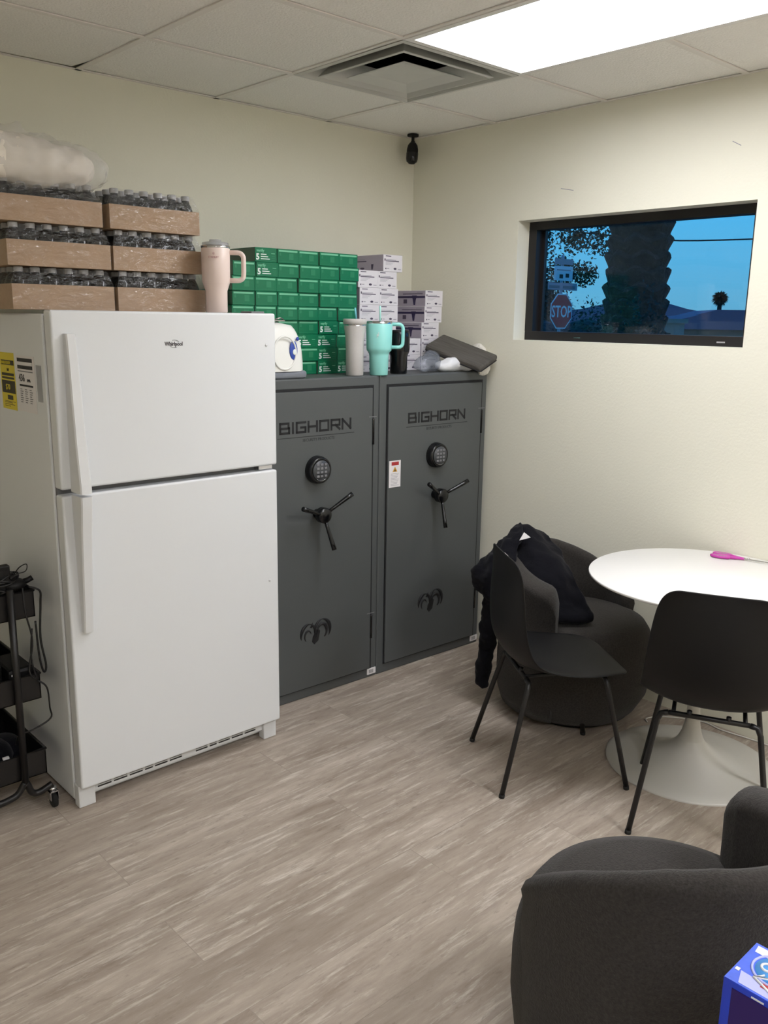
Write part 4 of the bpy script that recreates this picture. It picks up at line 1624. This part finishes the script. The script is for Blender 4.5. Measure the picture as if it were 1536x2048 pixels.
bush('shrub', 'dark shrub at the foot of the palm trunk, on the side of the stop sign', (4.35, 1.85, GZ), (.26, .26, 1.02), 900, 'hedge', 1)
bush('shrub', 'tall dark blue-black shrub in front of the palm trunk, seen through the window', (4.15, 1.12, GZ), (.28, .28, 1.10), 900, 'hedge', 2)
bush('hedge', 'wide dark green hedge outside behind the stop sign', (12.3, 7.4, GZ), (1.6, 1.1, 1.15), 1500, 'hedge', 6, 'hedge', 14)
# street tree far behind the sign
t = thing('street_tree', 'leafy tree outside behind the stop sign and street signs', 'tree', (17.2, 12.1, GZ))
MB().tube([(0, 0, 0), (.1, 0, 1.6), (.0, .2, 3.0)], [.22, .16, .10], seg=10).build('tree_trunk', 'bark', t)
b = MB()
rg = random.Random(11)
cl = [(rg.uniform(-1.6, 1.6), rg.uniform(-1.6, 1.6), rg.uniform(2.2, 5.6), rg.uniform(.35, .75)) for _ in range(26)]
for (x, y, z, r) in cl:
    for q in range(420):
        v_ = Vector((rg.gauss(0, 1), rg.gauss(0, 1), rg.gauss(0, 1))).normalized() * r * rg.uniform(.3, 1.1)
        c = Vector((x, y, z)) + v_
        u = Vector((rg.uniform(-1, 1), rg.uniform(-1, 1), rg.uniform(-1, 1))).normalized() * .055
        w_ = Vector((rg.uniform(-1, 1), rg.uniform(-1, 1), rg.uniform(-1, 1))).normalized() * .04
        b.poly([c - u, c + w_, c + u, c - w_])
b.build('foliage', 'leaf', t)

# stop sign with street name plates
sx_, sy_ = 10.36, 6.62
away = math.atan2(sy_ - CAM.y, sx_ - CAM.x)
t = thing('stop_sign', 'red octagonal STOP sign with street plates above, outside the window', 'road sign', (sx_, sy_, GZ), away - PI / 2 + R(52))
MB().tube([(0, .03, 0), (0, .03, 3.1)], .03, seg=8).build('sign_post', 'galv', t)
r8 = .345
cz_ = 2.085
oct_ = lambda r: [(r * math.cos(R(22.5 + 45 * k)), cz_ + r * math.sin(R(22.5 + 45 * k))) for k in range(8)]
b = MB().prism(oct_(r8), -.006, .0, 'signwhite', axis='y').prism(oct_(r8 * .93), -.009, -.006, 'red', axis='y')
b.text('STOP', .30, 'signwhite', front(0, cz_ - .105, -.0095), align='CENTER', ext=.0015, sx=.82, bold=.004)
b.build('sign_plate', 'red', t)
t2 = t
b = MB().box((-.43, -.01, 2.47), (.43, .0, 2.60), 'signblue').box((-.40, -.014, 2.50), (-.1, -.01, 2.55), 'gasket').box((0, -.014, 2.50), (.36, -.01, 2.55), 'gasket')
b.build('street_plate', 'signblue', t)
b = MB().box((-.27, -.01, 2.64), (.27, .0, 2.90), 'signwhite').box((-.12, -.014, 2.68), (-.02, -.01, 2.75), 'ink').box((.06, -.014, 2.70), (.16, -.01, 2.77), 'ink').box((-.2, -.014, 2.82), (.2, -.01, 2.84), 'carton_grey')
b.build('notice_plate', 'signwhite', t)
MB().box((-.27, -.01, 2.93), (.27, 0, 3.03)).build('street_plate', 'signblue', t)


# houses, hills, far palm, power line
def house(label, loc, rot, w_, d_, h_, rh, mt='stucco'):
    t = thing('house', label, 'house', loc, rot, 'houses outside the window')
    MB().box((-w_ / 2, -d_ / 2, 0), (w_ / 2, d_ / 2, h_)).build('house_walls', mt, t)
    b = MB().prism([(-w_ / 2 - .3, h_), (w_ / 2 + .3, h_), (w_ / 2 - w_ * .25, h_ + rh), (-w_ / 2 + w_ * .25, h_ + rh)], -d_ / 2 - .3, d_ / 2 + .3, axis='y')
    b.build('roof', 'rooftile', t)
    for k in (-1, 1):
        MB().box((k * w_ * .25 - .5, -d_ / 2 - .03, h_ * .4), (k * w_ * .25 + .5, -d_ / 2 + .01, h_ * .8)).build('house_window', 'slot', t)
    return t


va = away - PI / 2 - R(9)
house('low pale house beyond the palm trunk, with a dark carport', (19.5, 7.9, GZ), -R(50), 4.5, 3, 1.75, .35)
house('low pale house outside below the distant palm', (27.5, 11.6, GZ), -R(50), 4.2, 3, 2.0, .35)
MB_ = MB()
# boundary wall and pillar
b = MB().box((-.15, -.15, 0), (.15, .15, 1.9)).box((-.19, -.19, 1.9), (.19, .19, 1.97))
o = b.build('gate_pillar', 'stucco')
o.location = (9.85, 4.05, GZ)
tag(o, 'pale stucco pillar beside the palm trunk outside the window', 'pillar')
# hills: a ridge with real depth
rows = []
for i in range(4):
    row = []
    for k in range(41):
        s_ = k / 40
        az = R(15 + 50 * s_)
        dist = 150 + i * 12
        h = [0, .7, 1, 0][i] * (3.4 + .6 * noise.noise(Vector((s_ * 9, 1.3, 0))) + 2.9 * math.exp(-((s_ - .335) / .055) ** 2))
        row.append((CAM.x + dist * math.cos(az), CAM.y + dist * math.sin(az), GZ + max(0, h)))
    rows.append(row)
struct(MB().grid(rows).build('hills', 'hill'))
t = thing('distant_palm', 'small slender palm silhouetted against the sky outside', 'tree', (32.3, 14.66, GZ))
MB().tube([(0, 0, 0), (.03, 0, 1.6), (0, 0, 3.0)], [.13, .10, .09], seg=8).build('palm_trunk', 'bark', t)
b = MB()
rg = random.Random(4)
for k in range(420):
    d = Vector((rg.gauss(0, 1), rg.gauss(0, 1), rg.gauss(.1, 1))).normalized()
    s2 = d.cross(Vector((rg.uniform(-1, 1), rg.uniform(-1, 1), 1))).normalized()
    c = Vector((0, 0, 2.95))
    ln = rg.uniform(.26, .38)
    b.poly([c + d * .1, c + d * ln * .6 - s2 * .03, c + d * ln - Vector((0, 0, .06)), c + d * ln * .6 + s2 * .03])
b.build('palm_crown', 'leaf', t)
b = MB()
pts = [(14, 14, 6.35), (20, 9, 5.9), (26, 3, 5.75), (32, -4, 6.2)]
b.tube(bez([(12.0, 16.0, 4.75), (18.1, 11.2, 4.03), (21.9, 8.6, 4.02), (32, 1.5, 5.0)], 8), .022, seg=5)
o = b.build('power_line', 'cable')
tag(o, 'thin power line crossing the sky outside the window', 'cable')
for k, q in enumerate([(12.0, 16.0, 4.75), (32, 1.5, 5.0)]):
    o = MB().tube([(0, 0, 0), (0, 0, q[2] - GZ + .3)], .10, seg=8).box((-.03, -.6, q[2] - GZ - .05), (.03, .6, q[2] - GZ + .05)).build('utility_pole', 'bark')
    o.location = (q[0], q[1], GZ)
    tag(o, 'wooden utility pole holding the power line, ' + ('behind the stop sign' if k == 0 else 'beyond the far houses'), 'pole')
